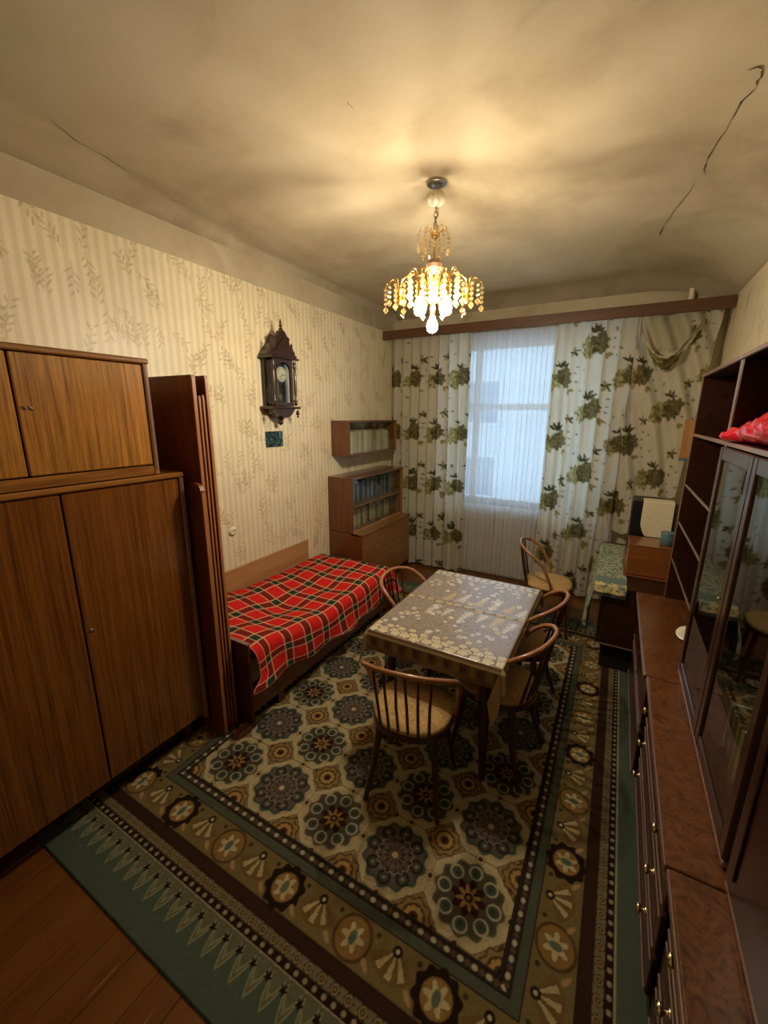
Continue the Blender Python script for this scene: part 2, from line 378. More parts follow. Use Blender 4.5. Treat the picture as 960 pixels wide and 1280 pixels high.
def wallpaper(Yg, Zg, seed):
    rs = np.random.RandomState(seed)
    C_ = np.empty(Yg.shape+(3,)); st = .5+.5*np.cos(Yg*2*np.pi/.052)
    a, b = lin(211, 196, 160), lin(223, 211, 178); C_[:] = a
    paint(C_, sstep(.35, .65, st), b)
    C_ *= (.96+.08*vnoise(Yg*9, Zg*9, 3))[..., None]
    y0, y1, z0, z1 = Yg.min(), Yg.max(), Zg.min(), Zg.max()
    dy = (y1-y0)/(Yg.shape[1]-1); dz = (z1-z0)/(Yg.shape[0]-1)
    def leaf(cy, cz, ang, ln, wd, col, al):
        R_ = ln/2+.01; i0 = max(int((cy-R_-y0)/dy), 0); i1 = min(int((cy+R_-y0)/dy)+2, Yg.shape[1])
        j0 = max(int((cz-R_-z0)/dz), 0); j1 = min(int((cz+R_-z0)/dz)+2, Yg.shape[0])
        if i1 <= i0 or j1 <= j0: return
        yy = Yg[j0:j1, i0:i1]-cy; zz = Zg[j0:j1, i0:i1]-cz
        u = yy*math.cos(ang)+zz*math.sin(ang); v = -yy*math.sin(ang)+zz*math.cos(ang)
        d = np.abs(v)-wd*np.clip(1-(2*u/ln)**2, 0, 1)
        m = np.clip(.5-d/.0055, 0, 1)*(np.abs(u) < ln/2)*al
        sub = C_[j0:j1, i0:i1]; paint(sub, m, col)
    r = 0; zc = z0-.1
    while zc < z1+.2:
        yc = y0-.3+(.17 if r % 2 else 0)
        while yc < y1+.2:
            cy, cz = yc+rs.uniform(-.04, .04), zc+rs.uniform(-.05, .05)
            col = lin(*[(166, 144, 100), (158, 140, 106), (176, 150, 98)][rs.randint(3)])
            for s in range(rs.randint(3, 5)):
                ang = rs.uniform(-.5, 1.0)+math.pi/2*(1 if rs.rand() < .8 else -1); L_ = rs.uniform(.12, .19)
                ox, oz = rs.uniform(-.05, .05), rs.uniform(-.05, .05)
                leaf(cy+ox+math.cos(ang)*L_/2, cz+oz+math.sin(ang)*L_/2, ang, L_, .0018, col, .6)
                for q in range(7):
                    t = .25+.75*q/6; la = ang+(1 if q % 2 else -1)*rs.uniform(.5, .95); ll = rs.uniform(.035, .06)
                    leaf(cy+ox+math.cos(ang)*L_*t+math.cos(la)*ll/2, cz+oz+math.sin(ang)*L_*t+math.sin(la)*ll/2, la, ll*.85, .0036, col*rs.uniform(.75, 1.1), .8)
            yc += .34
        zc += .245; r += 1
    return C_
ys = np.arange(.35, YW, .007); zs = np.arange(.1, 2.852, .007)
Yg, Zg = np.meshgrid(ys, zs)
grid('wallpaper', np.stack([np.full_like(Yg, XL), Yg, Zg], -1), M['wallpaper'], wall_left, wallpaper(Yg, Zg, 4))
ys = np.arange(1.2, YW, .012); zs = np.arange(1.0, 2.872, .012); Yg, Zg = np.meshgrid(ys, zs)
grid('wallpaper', np.stack([np.full_like(Yg, XR), Yg, Zg], -1)[:, ::-1], M['wallpaper'], wall_right, wallpaper(Yg, Zg, 9)[:, ::-1])
xs = np.arange(XL, WX0, .012); zs = np.arange(.1, 2.85, .012); Xg, Zg = np.meshgrid(xs, zs)
grid('wallpaper', np.stack([Xg, np.full_like(Xg, YW-.003), Zg], -1), M['wallpaper'], wall_back, wallpaper(Xg, Zg, 11))
# window
win = props(MB().box(WX0, WX1, YW-.03, YW+WD-.04, WZ0-.04, WZ0).build('window_1', M['white'], origin=((WX0+WX1)/2, YW, WZ0)), kind='structure')
fy0, fy1 = YW+.13, YW+.18
fm = MB()
for (a, b, c, d) in ((WX0, WX0+.06, WZ0, WZ1), (WX1-.06, WX1, WZ0, WZ1), (WX0+.06, WX1-.06, WZ0, WZ0+.06), (WX0+.06, WX1-.06, WZ1-.06, WZ1)):
    fm.box(a, b, fy0, fy1, c, d)
fm.build('window_frame', M['white'], win)
TR = 1.99
B('transom', M['white'], win, WX0+.06, WX1-.06, fy0-.01, fy1, TR-.035, TR+.035)
xsp = np.array([WX0+.06, -1.50, -.60, WX1-.06])
for i in (1, 2):
    B('mullion', M['white'], win, xsp[i]-.035, xsp[i]+.035, fy0-.005, fy1, WZ0+.06, WZ1-.06)
for i in range(3):
    for (za, zb) in ((WZ0+.06, TR-.035), (TR+.035, WZ1-.06)):
        B('pane', M['glass'], win, xsp[i]+.002, xsp[i+1]-.002, fy0+.02, fy0+.024, za, zb, b=.0005)
# pipe in the corner
mb = MB().tube([(.40, YW-.05, 3.0), (.40, YW-.05, .3), (.40, YW-.05, 0)], .022, 12)
pp = props(mb.build('heating_pipe', M['porcelain'], origin=(.40, YW-.05, 0)), 'white vertical heating pipe rising above the right end of the curtain cornice', 'pipe')
# building across the street
bd = thing('apartment_building', 'pale building across the street seen faintly through the sheer curtain', 'building', (-5, 17, -6))
B('facade', M['outside'], bd, -24, 12, 17, 23, -6, 7.2)
for r in range(4):
    for c in range(9):
        cx = -22+c*3.4; z0 = -4.5+r*3.0
        f = B('window_frame', M['white'], bd, cx-.75, cx+.75, 16.9, 17, z0, z0+1.8)
        B('pane', M['outwin'], f, cx-.65, cx+.65, 16.88, 16.9, z0+.1, z0+1.7)

# ------------------------------------------------------------------ rug
def rug_color(X, Y):
    cx, cy = -.972, 2.2625; lx = X-cx; ly = Y-cy
    hx, hy, px, py = .834, 1.1775, .3336, .3364
    C_ = np.empty(X.shape+(3,))
    cream, ochre, brown, dk, lil, grn, mos = lin(176, 160, 120), lin(138, 110, 62), lin(72, 44, 26), lin(38, 24, 18), lin(98, 86, 74), lin(64, 84, 66), lin(84, 80, 54)
    white = lin(196, 184, 150)
    dx = np.abs(lx)-hx; dy = np.abs(ly)-hy; d = np.maximum(dx, dy); side = dx > dy
    s = np.where(side, ly, lx)
    # ---- field
    gx = (lx+hx)/px-.5; gy = (ly+hy)/py-.5
    ix = np.round(gx); iy = np.round(gy); mx = (gx-ix)*px; my = (gy-iy)*py
    r = np.hypot(mx, my); th = np.arctan2(my, mx)
    C_[:] = cream
    jx = (gx-.5-np.round(gx-.5))*px; jy = (gy-.5-np.round(gy-.5))*py; rj = np.hypot(jx, jy); tj = np.arctan2(jy, jx)
    nz = vnoise(X*70, Y*70, 2)
    # small flowers spread along the octagon lanes
    fl = np.cos(X*2*np.pi/.0417)*np.cos(Y*2*np.pi/.042)
    paint(C_, sstep(.45, .8, fl)*(r > .15)*.75, ochre)
    paint(C_, sstep(.5, .85, -fl*(nz+.35))*(r > .155)*.55, mos)
    oc = np.maximum(np.maximum(np.abs(mx), np.abs(my)), (np.abs(mx)+np.abs(my))/1.4142)
    cor = sstep(.158, .172, oc)
    paint(C_, cor*.75, lin(146, 122, 80)); f2 = np.cos(X*2*np.pi/.0278+1)*np.cos(Y*2*np.pi/.028)
    paint(C_, cor*sstep(.35, .7, f2)*.8, ochre*.8); paint(C_, cor*sstep(.45, .8, -f2)*.7, lin(92, 84, 58)); paint(C_, cor*sstep(.72, .8, vnoise(X*60, Y*60, 6))*.9, brown)
    paint(C_, disc(np.abs(oc-.156), .009, .006)*.95, cream*1.18)
    paint(C_, disc(np.abs(oc-.169), .002, .003)*.6, brown)
    A = ((ix+iy) % 2 == 1)
    Bm = ~A
    sc = .138+.008*np.cos(12*th)
    ins = disc(r, sc, .006)
    paint(C_, ins*A, lil); paint(C_, ins*Bm, lin(74, 66, 50))
    paint(C_, disc(np.abs(r-sc+.006), .006, .006)*A, grn); paint(C_, disc(np.abs(r-sc+.006), .004, .005)*Bm, mos)
    # ring of eight small roundels
    k8 = np.round(th/(np.pi/4)); a8 = k8*np.pi/4
    q = np.hypot(mx-.103*np.cos(a8), my-.103*np.sin(a8))
    q2 = np.hypot(mx-.098*np.cos(a8), my-.098*np.sin(a8))
    paint(C_, disc(np.abs(q-.025), .0038, .005)*Bm*(.35+.65*(q2>.019))*.85, white*.85); paint(C_, disc(q2, .02, .005)*Bm, grn*.8); paint(C_, disc(q2, .008, .005)*Bm, brown)
    paint(C_, disc(np.abs(q-.024), .005, .005)*A*.9, dk); paint(C_, disc(q, .016, .005)*A*.8, grn*.9); paint(C_, disc(q, .007, .005)*A, cream*.8)
    star = .062+.010*np.cos(8*th)
    paint(C_, disc(r, star, .005)*Bm, lin(50, 24, 20))
    paint(C_, disc(r, .036+.014*np.cos(8*th+np.pi), .005)*Bm, lin(150, 116, 64)); paint(C_, disc(r, .018, .005)*Bm, dk); paint(C_, disc(r, .008, .004)*Bm, ochre)
    spokes = sstep(.55, .85, np.cos(12*th))*(r > .02)*(r < .078)
    paint(C_, spokes*A*.85, dk*1.3); paint(C_, disc(np.abs(r-.078-.004*np.cos(16*th)), .0022, .004)*A*.5, white)
    paint(C_, disc(np.abs(r-.05-.004*np.cos(12*th)), .003, .005)*A*.7, lin(134, 118, 96))
    paint(C_, disc(r, .024, .006)*A, lin(110, 84, 66)); paint(C_, disc(r, .013, .005)*A, white)
    # rosettes at the corners of the octagons
    rs_ = .066+.006*np.cos(8*tj)
    paint(C_, disc(rj, rs_, .005)*.85, lin(148, 120, 70)); paint(C_, disc(np.abs(rj-rs_), .004, .004)*.8, brown)
    paint(C_, disc(np.abs(rj-.042), .005, .004)*.9, brown); paint(C_, disc(rj, .036+.004*np.cos(10*tj), .004), lin(176, 140, 78))
    paint(C_, disc(rj, .02, .004), lin(78, 50, 34)); paint(C_, disc(rj, .008, .004), dk)
    # dark dots half way between medallions
    hx_ = np.hypot((gx-.5-np.round(gx-.5))*px, my); hy_ = np.hypot(mx, (gy-.5-np.round(gy-.5))*py)
    for h_ in (hx_, hy_): paint(C_, disc(h_, .011, .005), brown); paint(C_, disc(np.abs(h_-.02), .004, .004)*.6, ochre)
    # ---- borders
    def band(a, b, col): paint(C_, ((d >= a) & (d < b)).astype(float), col)
    e = np.where(side, d, d*.345/.364)           # end borders are a touch wider
    def bande(a, b, col): paint(C_, ((e >= a) & (e < b)).astype(float), col)
    inb = (e >= 0)
    bande(0, .045, lin(50, 46, 36)); bande(.045, .083, lin(82, 84, 66)); bande(.083, .237, lin(120, 102, 60))
    bande(.237, .282, lin(58, 36, 22)); bande(.282, .32, lin(122, 108, 80)); bande(.32, .346, lin(44, 26, 20)); bande(.346, .354, lin(158, 146, 112)); bande(.354, 2, lin(80, 92, 76))
    for t_ in (0, .012, .045, .083, .237, .282, .32): paint(C_, disc(np.abs(e-t_), .0022, .003)*inb, dk)
    z = (s+.0) % .052-.026
    paint(C_, disc(np.hypot(z, (e-.027)*1.3), .011, .005)*inb, white*.9)
    z2 = (s+.026) % .052-.026; paint(C_, disc(np.abs(z2)+np.abs(e-.027), .012, .005)*inb*.7, lin(110, 78, 60))
    per = .3336; ph = s/per; kk = np.round(ph); u = (ph-kk)*per; v = e-.16
    odd = (kk % 2 == 0)
    rr = np.hypot(u, v*1.05); tt = np.arctan2(v, u)
    paint(C_, disc(np.abs(rr-.066+.006*np.cos(10*tt)), .017, .005)*odd*inb, dk)
    paint(C_, disc(np.abs(rr-.07), .006, .006)*(~odd)*inb*.8, brown)
    paint(C_, disc(rr, .066, .006)*(~odd)*inb*.6, lin(150, 108, 56))
    pet = .037+.012*np.cos(6*tt)
    paint(C_, disc(rr, .054, .005)*odd*inb, lin(146, 110, 58))
    paint(C_, disc(rr, pet+.004, .004)*inb, lin(110, 78, 44)); paint(C_, disc(rr, pet, .004)*inb, lin(190, 172, 124)); paint(C_, disc(np.hypot(u/.6, v), .024, .004)*inb, lin(94, 104, 82))
    u2 = (ph+.5-np.round(ph+.5))*per; v2 = e-.11; r2 = np.hypot(u2, v2); t2 = np.arctan2(u2, v2)
    fan = (np.cos(11*t2) > .1)*(np.abs(t2) < .95)*(r2 > .02)*(r2 < .088)
    paint(C_, (np.abs(t2) < 1.05)*(r2 < .1)*inb*(e > .09)*.75, lin(112, 84, 46)); paint(C_, fan*inb*.95, lin(184, 164, 116)); paint(C_, disc(np.hypot(u2, e-.118), .018, .004)*inb, dk)
    paint(C_, disc(np.hypot(u2, e-.118), .007, .004)*inb, white)
    for off in (.25, -.25):
        u3 = (ph+off-np.round(ph+off))*per
        paint(C_, disc(np.hypot(u3-.012*np.sin(e*90), (e-.205)*.8), .012, .004)*inb*.9, lin(176, 140, 96))
        paint(C_, disc(np.hypot(u3, (e-.11)), .009, .004)*inb*.8, dk)
    z = s % .0556-.0278; rc = np.hypot(z, e-.301); tc = np.arctan2(e-.301, z)
    paint(C_, disc(rc, .0185+.002*np.cos(6*tc), .004)*inb, lin(52, 42, 30)); paint(C_, disc(np.abs(rc-.012), .003, .003)*inb*.9, lin(150, 128, 84)); paint(C_, disc(rc, .005, .003)*inb, ochre)
    z = s % .04-.02; paint(C_, disc(np.hypot(z, (e-.333)*1.1), .0085, .004)*inb, lin(158, 144, 116))
    # arrow heads on both ends
    en = (~side) & (e > .352); z = (s % .0705)-.03525; h = (d-.372)/.118
    hw = .032*np.clip(1-np.clip(h, 0, 1)**2.2, 0, 1)
    paint(C_, en*disc(np.abs(z), hw, .005)*(h < 1), lin(104, 102, 76)); paint(C_, en*disc(np.abs(np.abs(z)-hw+.004), .0022, .004)*(h < 1)*(h > .1), lin(150, 146, 112))
    hh = (d-.43); paint(C_, en*disc(np.abs(np.abs(z)+hh*.5-.010), .0026, .004)*(h > .2)*(h < .85), lin(150, 144, 108))
    paint(C_, en*disc(np.hypot(z, d-.44)-.0, .007, .004), lin(134, 128, 92))
    z5 = ((s+.03525) % .0705)-.03525; t5 = np.arctan2(d-.405, z5)
    paint(C_, en*disc(np.hypot(z5, d-.405), .012+.004*np.cos(5*t5), .003), dk*.9)
    C_ *= .74*(.86+.28*vnoise(X*180, Y*180, 8))[..., None]
    return C_
rx = np.arange(-2.222, .311, .004); ry = np.concatenate([np.arange(.505, 2.1, .004), np.arange(2.1, 4.021, .0065)])
X, Y = np.meshgrid(rx, ry)
Zr = np.full_like(X, .010)+.0012*vnoise(X*4, Y*4, 1)
for ed in (Zr[0], Zr[-1], Zr[:, 0], Zr[:, -1]): ed[:] = .001
rug = props(grid('rug', np.stack([X, Y, Zr], -1), M['rug'], Cc=rug_color(X, Y), origin=(-.97, 2.26, 0)),
            'large patterned carpet with octagon medallions and a green edge, covering the floor', 'carpet')

# ------------------------------------------------------------------ wardrobe and cabinet above it
def swirl_key(par, y, z, xf):
    MB().lathe([(.008, 0), (.010, .002), (.006, .004)], (xf, y, z), 10, axis='x').build('keyhole', M['chain'], par)
XF = -1.95
wd = thing('wardrobe', 'amber veneer two door wardrobe standing on the floor against the left wall', 'wardrobe', (-2.25, .72, 0))
sidep = MB().box(-2.53, XF+.006, 1.298, 1.322, .13, 1.60).build('side_panel', M['amber'], wd)
B('side_panel', M['amber'], wd, -2.53, XF+.006, -.30, -.276, .13, 1.60)
B('top_panel', M['amber_h'], wd, -2.53, XF+.012, -.30, 1.325, 1.578, 1.604, b=.006)
B('bottom_panel', M['amber_h'], wd, -2.53, XF-.035, -.275, 1.297, .13, .155)
B('back_panel', M['panel'], wd, -2.535, -2.525, -.28, 1.3, .15, 1.58)
B('door', M['amber_shaded'], wd, XF-.022, XF-.002, .779, 1.296, .158, 1.574, b=.004)
B('door', M['amber_shaded'], wd, XF-.022, XF-.002, .255, .771, .158, 1.574, b=.004)
B('door', M['amber_shaded'], wd, XF-.022, XF-.002, -.272, .247, .158, 1.574, b=.004)
B('edge_strip', M['mould'], wd, XF+.006, XF+.009, 1.303, 1.318, .14, 1.575, b=.001)
swirl_key(wd, .80, .95, XF-.002)
for (lx, ly) in ((-2.06, 1.25), (-2.06, -.22), (-2.47, 1.25), (-2.47, -.22)):
    MB().tube([(lx, ly, .012), (lx, ly, .13)], [.018, .026], 10).build('leg', M['panel'], wd)
up = thing('wall_cabinet', 'smaller two door amber cabinet stacked on top of the wardrobe', 'cabinet', (-2.25, .6, 1.606))
B('side_panel', M['amber'], up, -2.53, XF+.004, 1.180, 1.202, 1.61, 2.12)
B('side_panel', M['amber'], up, -2.53, XF+.004, -.30, -.278, 1.61, 2.12)
B('top_panel', M['amber_h'], up, -2.53, XF+.014, -.302, 1.206, 2.118, 2.142, b=.006)
B('bottom_panel', M['amber_h'], up, -2.53, XF+.0, -.278, 1.18, 1.608, 1.652)
B('back_panel', M['panel'], up, -2.535, -2.525, -.28, 1.19, 1.62, 2.12)
for (a, b) in ((.692, 1.178), (.205, .684), (-.276, .197)):
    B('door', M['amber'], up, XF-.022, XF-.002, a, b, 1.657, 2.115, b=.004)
B('edge_strip', M['mould'], up, XF+.004, XF+.0065, 1.185, 1.199, 1.63, 2.112, b=.001)
# swirl shaped key pull on the upper door
kp = [(XF+.002, .705+.032*t, 1.915+.006*math.sin(t*12)) for t in np.linspace(0, 1, 12)]
MB().tube(kp, .0022, 6).lathe([(.006, 0), (.007, .002), (.004, .004)], (XF-.002, .735, 1.913), 10, axis='x').build('key', M['chain'], up)

# ------------------------------------------------------------------ loose boards beside the wardrobe
def board(name, mat, x0, x1, y0, y1, z1, label, round_=.0, hole=0):
    t = thing(name, label, 'board', ((x0+x1)/2, (y0+y1)/2, .013), 'loose furniture boards beside the wardrobe')
    pts = [(x0, .013), (x1, .013)]
    if round_:
        for a in np.linspace(0, math.pi/2, 7): pts.append((x1-round_+round_*math.cos(a), z1-round_+round_*math.sin(a)))
    else: pts.append((x1, z1))
    pts.append((x0, z1))
    MB().prism(pts, 'y', y0, y1).build('panel', mat, t)
    MB().box(x1, x1+.002, y0+.002, y1-.002, .03, z1-(round_ or .01), b=.0006).build('edge_band', M['edge'], t)
    return t
board('loose_board', M['panel'], -2.45, -1.845, 1.345, 1.368, 1.545, 'shorter reddish board with a rounded top corner, nearest the camera in the stack', .05)
board('loose_board', M['panel'], -2.50, -1.875, 1.374, 1.396, 2.085, 'tall dark reddish board with a broad face, directly behind the short rounded board')
board('loose_board', M['panel'], -2.50, -1.872, 1.401, 1.415, 1.985, 'thin board whose top is a little lower, behind the tall broad board')
board('loose_board', M['panel'], -2.50, -1.868, 1.420, 1.434, 1.99, 'thin board second from the bed in the stack beside the wardrobe')
board('loose_board', M['panel'], -2.50, -1.862, 1.439, 1.458, 2.085, 'tall board standing last in the stack, nearest the bed')

# ------------------------------------------------------------------ bed
bed = thing('bed', 'low single bed with a dark wooden end panel along the left wall', 'bed', (-2.1, 2.4, .011))
B('end_panel', M['bedwood'], bed, -2.52, -1.745, 1.475, 1.497, .012, .575, b=.004)
B('end_panel', M['bedwood'], bed, -2.52, -1.745, 3.29, 3.312, .012, .45, b=.004)
B('end_cap', M['mould'], bed, -2.52, -1.743, 1.473, 1.499, .575, .583, b=.002)
B('side_rail', M['bedrail'], bed, -1.775, -1.755, 1.497, 3.29, .10, .27, b=.003)
B('side_rail', M['bedrail'], bed, -2.52, -2.50, 1.497, 3.29, .10, .27, b=.003)
for i in range(8): B('slat', M['tan'], bed, -2.50, -1.775, 1.6+i*.22, 1.68+i*.22, .215, .235)
for (lx, ly) in ((-1.79, 1.75), (-1.79, 3.1)): B('leg', M['bedwood'], bed, lx-.02, lx+.02, ly-.03, ly+.03, .012, .10)
mt = props(MB().box(-2.49, -1.79, 1.505, 3.27, .237, .385, b=.04).build('mattress', M['mattress'], origin=(-2.14, 2.4, .237)), 'thin pale mattress rolled edge showing under the red plaid blanket', 'mattress')
MB().tube([(-1.81, 1.515, .40), (-1.81, 2.5, .35), (-1.81, 3.25, .33)], .03, 10).build('rolled_edge', M['mattress'], mt)
wb = props(MB().box(-2.543, -2.527, 1.86, 2.975, .30, .70, b=.002).build('wall_board', M['tan'], origin=(-2.535, 2.4, .30)), 'plain tan board standing behind the bed against the wallpaper', 'board')
sp = props(MB().box(-1.80, -1.745, 1.36, 1.47, .0135, .045, b=.003).build('wood_offcut', M['bedrail'], origin=(-1.77, 1.42, .013)), 'short reddish wooden strip lying on the carpet by the bed end', 'wood strip')

def blanket():
    nu, nv = 300, 400                # u across (wall -> room -> down), v along the bed
    u = np.linspace(0, 1.13, nu); v = np.linspace(0, 1.85, nv); V, U = np.meshgrid(v, u, indexing='ij')
    Yb = 1.465+V
    # profile across: flat top from the wall then a rounded fall on the room side
    top = .735; r = .07
    near = sstep(.35, 0, V); far = sstep(1.4, 1.87, V)
    ztop = .56 - .085*sstep(.05, .75, V) + .03*sstep(1.1, 1.55, V) - .10*sstep(1.68, 1.87, V)
    ztop = ztop + .045*np.exp(-((U-.08)/.2)**2)*sstep(1.8, .6, V) - .03*np.exp(-((U-.42)/.22)**2-((V-.75)/.5)**2)
    ztop = ztop + .011*np.sin(V*13+U*5)*np.sin(U*9-V*3)*sstep(0, .1, U) + .008*(vnoise(V*5, U*5, 2)-.5)
    arc = r*math.pi/2
    a = np.clip((U-top)/arc, 0, 1)*math.pi/2
    xx = np.where(U < top, U, top+r*np.sin(a)); drop = np.where(U < top, 0, r*(1-np.cos(a)))
    ex = np.clip(U-top-arc, 0, None); ex = ex*(.60+.06*sstep(.2, 1.6, V)); drop = drop+ex
    flare = ex*(.16+.10*np.sin(V*7+1)*sstep(0, .2, ex))
    hemw = .02*np.sin(V*15)*sstep(.0, .25, ex)
    Xb = -2.515+xx+flare+hemw
    Zb = ztop-drop
    # the near corner hangs as a tail, pulled diagonally past the end panel
    k = sstep(.30, 0, V)*sstep(.62, 1.1, U)
    Yb = Yb-.03*k+.075*sstep(.18, 0, V)*sstep(.5, .95, U)*(1-sstep(1.0, 1.12, U))
    Zb = Zb-.02*k
    # wall side tucks in at the near end
    Zb = np.maximum(Zb, .255-.0*U)
    P = np.stack([Xb, Yb, Zb], -1)
    red, band, grn, crm = lin(200, 36, 30), lin(72, 34, 24), lin(32, 58, 38), lin(214, 184, 146)
    C_ = np.empty(P.shape); C_[:] = red
    rp = .195
    def st(t):
        f = (t % rp); bnd = ((f > .118) & (f < .178)).astype(float)
        ln = np.maximum(disc(np.abs(f-.113), .0036, .004), disc(np.abs(f-.183), .0036, .004))
        return bnd, ln
    bu, lu = st(U+.02); bv, lv = st(V+.03)
    paint(C_, np.maximum(bu, bv)*.8, band); paint(C_, bu*bv, grn)
    paint(C_, np.maximum(lu, lv)*.9, crm)
    hem = disc(np.minimum(np.minimum(V, 1.85-V), 1.13-U), .006, .004); paint(C_, hem*.8, lin(206, 120, 110))
    C_ *= (.9+.2*vnoise(U*160, V*160, 4))[..., None]
    return P, C_
P, C_ = blanket()
bl = props(grid('blanket', P, M['plaid'], Cc=C_, origin=(-2.1, 2.4, .5)), 'red tartan blanket with dark green and cream lines spread over the bed', 'blanket')
sm = bl.modifiers.new('thick', 'SOLIDIFY'); sm.thickness = .006; sm.offset = -1

# ------------------------------------------------------------------ bookcase, hanging shelf, books
def nth(n): return str(n)+({1: 'st', 2: 'nd', 3: 'rd'}.get(n % 10, 'th') if n not in (11, 12, 13) else 'th')
def book(x0, x1, y0, y1, z0, z1, mat, label, group):
    t = MB()
    t.box(x0, x1, y0, y0+.0025, z0, z1, b=.0008).box(x0, x1, y1-.0025, y1, z0, z1, b=.0008).box(x1-.003, x1, y0, y1, z0, z1, b=.0012)
    o = props(t.build('book', mat, origin=((x0+x1)/2, (y0+y1)/2, z0)), label, 'book', group)
    B('pages', M['paper'], o, x0+.004, x1-.004, y0+.003, y1-.003, z0+.003, z1-.004, b=.0005); return o
M['paper'] = new_mat('paper', .9, lin(214, 202, 172))
bookm = {}
def bm_(r, g, b):
    k = (r, g, b)
    if k not in bookm: bookm[k] = new_mat('book_cover', .55, lin(r, g, b))
    return bookm[k]
hs = thing('hanging_bookshelf', 'brown glass-fronted bookshelf hung on the left wall near the curtain', 'bookshelf', (-2.44, 3.9, 1.5))
HY0, HY1 = 3.41, 4.41
B('side_panel', M['bookside'], hs, -2.545, -2.325, HY0, HY0+.018, 1.505, 1.818)
B('side_panel', M['bookwood'], hs, -2.545, -2.325, HY1-.018, HY1, 1.505, 1.818)
B('top_panel', M['bookside'], hs, -2.545, -2.322, HY0, HY1, 1.818, 1.836)
B('bottom_panel', M['bookside'], hs, -2.545, -2.322, HY0, HY1, 1.487, 1.505)
B('back_panel', M['bookwood_h'], hs, -2.548, -2.543, HY0+.018, HY1-.018, 1.505, 1.818)
B('sliding_glass', M['cabglass'], hs, -2.338, -2.334, HY0+.02, HY0+.52, 1.508, 1.816, b=.0008)
B('sliding_glass', M['cabglass'], hs, -2.346, -2.342, HY0+.48, HY1-.02, 1.508, 1.816, b=.0008)
y = HY0+.025; k = 0
pal = [(214, 202, 170), (222, 214, 190), (200, 186, 150), (206, 196, 168), (190, 172, 130), (216, 206, 176), (176, 158, 118)]
while y < HY1-.14:
    w_ = random.uniform(.026, .05); hgt = random.uniform(.205, .232); c = pal[k % 7] if y < HY1-.4 else pal[(k*3) % 7]
    book(-2.525, -2.365, y, y+w_, 1.506, 1.506+hgt, bm_(*c), nth(k+1)+' cream book from the left on the hanging wall shelf', 'cream books on the hanging shelf')
    y += w_+.0015; k += 1
bc = thing('secretary_bookcase', 'brown bookcase, glass front above a deeper wooden cupboard, by the left curtain', 'bookcase', (-2.35, 3.9, 0))
BY0, BY1 = 3.335, 4.44
B('side_panel', M['bookside'], bc, -2.545, -2.245, BY0, BY0+.018, .70, 1.26)
B('side_panel', M['bookwood'], bc, -2.545, -2.245, BY1-.018, BY1, .70, 1.26)
B('top_panel', M['bookside'], bc, -2.545, -2.24, BY0-.002, BY1+.002, 1.26, 1.28)
B('back_panel', M['bookwood_h'], bc, -2.548, -2.543, BY0, BY1, .1, 1.26)
B('shelf', M['bookwood_h'], bc, -2.54, -2.262, BY0+.018, BY1-.018, .965, .983)
B('shelf', M['bookwood_h'], bc, -2.545, -2.135, BY0, BY1, .690, .712)
MB().prism([(-2.262, .712), (-2.13, .700), (-2.13, .686), (-2.262, .690)], 'y', BY0, BY1).build('ledge', M['bedrail'], bc)
B('ledge_strip', M['tan'], bc, -2.275, -2.255, BY0+.018, BY1-.018, .712, .722)
B('sliding_glass', M['cabglass'], bc, -2.262, -2.258, BY0+.02, BY0+.58, .722, 1.258, b=.0008)
B('sliding_glass', M['cabglass'], bc, -2.272, -2.268, BY0+.52, BY1-.02, .722, 1.258, b=.0008)
B('lower_side', M['bookside'], bc, -2.545, -2.14, BY0, BY0+.018, .10, .69)
B('lower_side', M['bookside'], bc, -2.545, -2.14, BY1-.018, BY1, .10, .69)
B('drop_door', M['bookwood_h'], bc, -2.155, -2.135, BY0+.02, BY1-.02, .125, .685, b=.003)
B('bottom_panel', M['bookside'], bc, -2.545, -2.145, BY0, BY1, .10, .122)
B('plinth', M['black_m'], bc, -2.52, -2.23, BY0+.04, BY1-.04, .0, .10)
y = BY0+.03; k = 0; pal2 = [(64, 88, 112), (96, 120, 140), (40, 50, 66), (110, 128, 140), (52, 62, 84), (132, 142, 146), (38, 44, 40)]
while y < BY1-.12:
    w_ = random.uniform(.03, .055); hgt = random.uniform(.19, .24)
    book(-2.53, -2.36, y, y+w_, .984, .984+hgt, bm_(*pal2[k % 7]), nth(k+1)+' book from the left on the upper shelf of the glass-fronted bookcase', 'books on the upper bookcase shelf')
    y += w_+.002; k += 1
y = BY0+.03; k = 0; pal3 = [(206, 190, 150), (196, 180, 142), (150, 130, 96), (60, 52, 44), (206, 194, 160), (184, 164, 110), (212, 200, 160), (120, 126, 120)]
while y < BY1-.14:
    w_ = random.uniform(.028, .05); hgt = random.uniform(.17, .225)
    book(-2.53, -2.37, y, y+w_, .713, .713+hgt, bm_(*pal3[k % 8]), nth(k+1)+' book from the left on the lower shelf of the glass-fronted bookcase', 'books on the lower bookcase shelf')
    y += w_+.002; k += 1

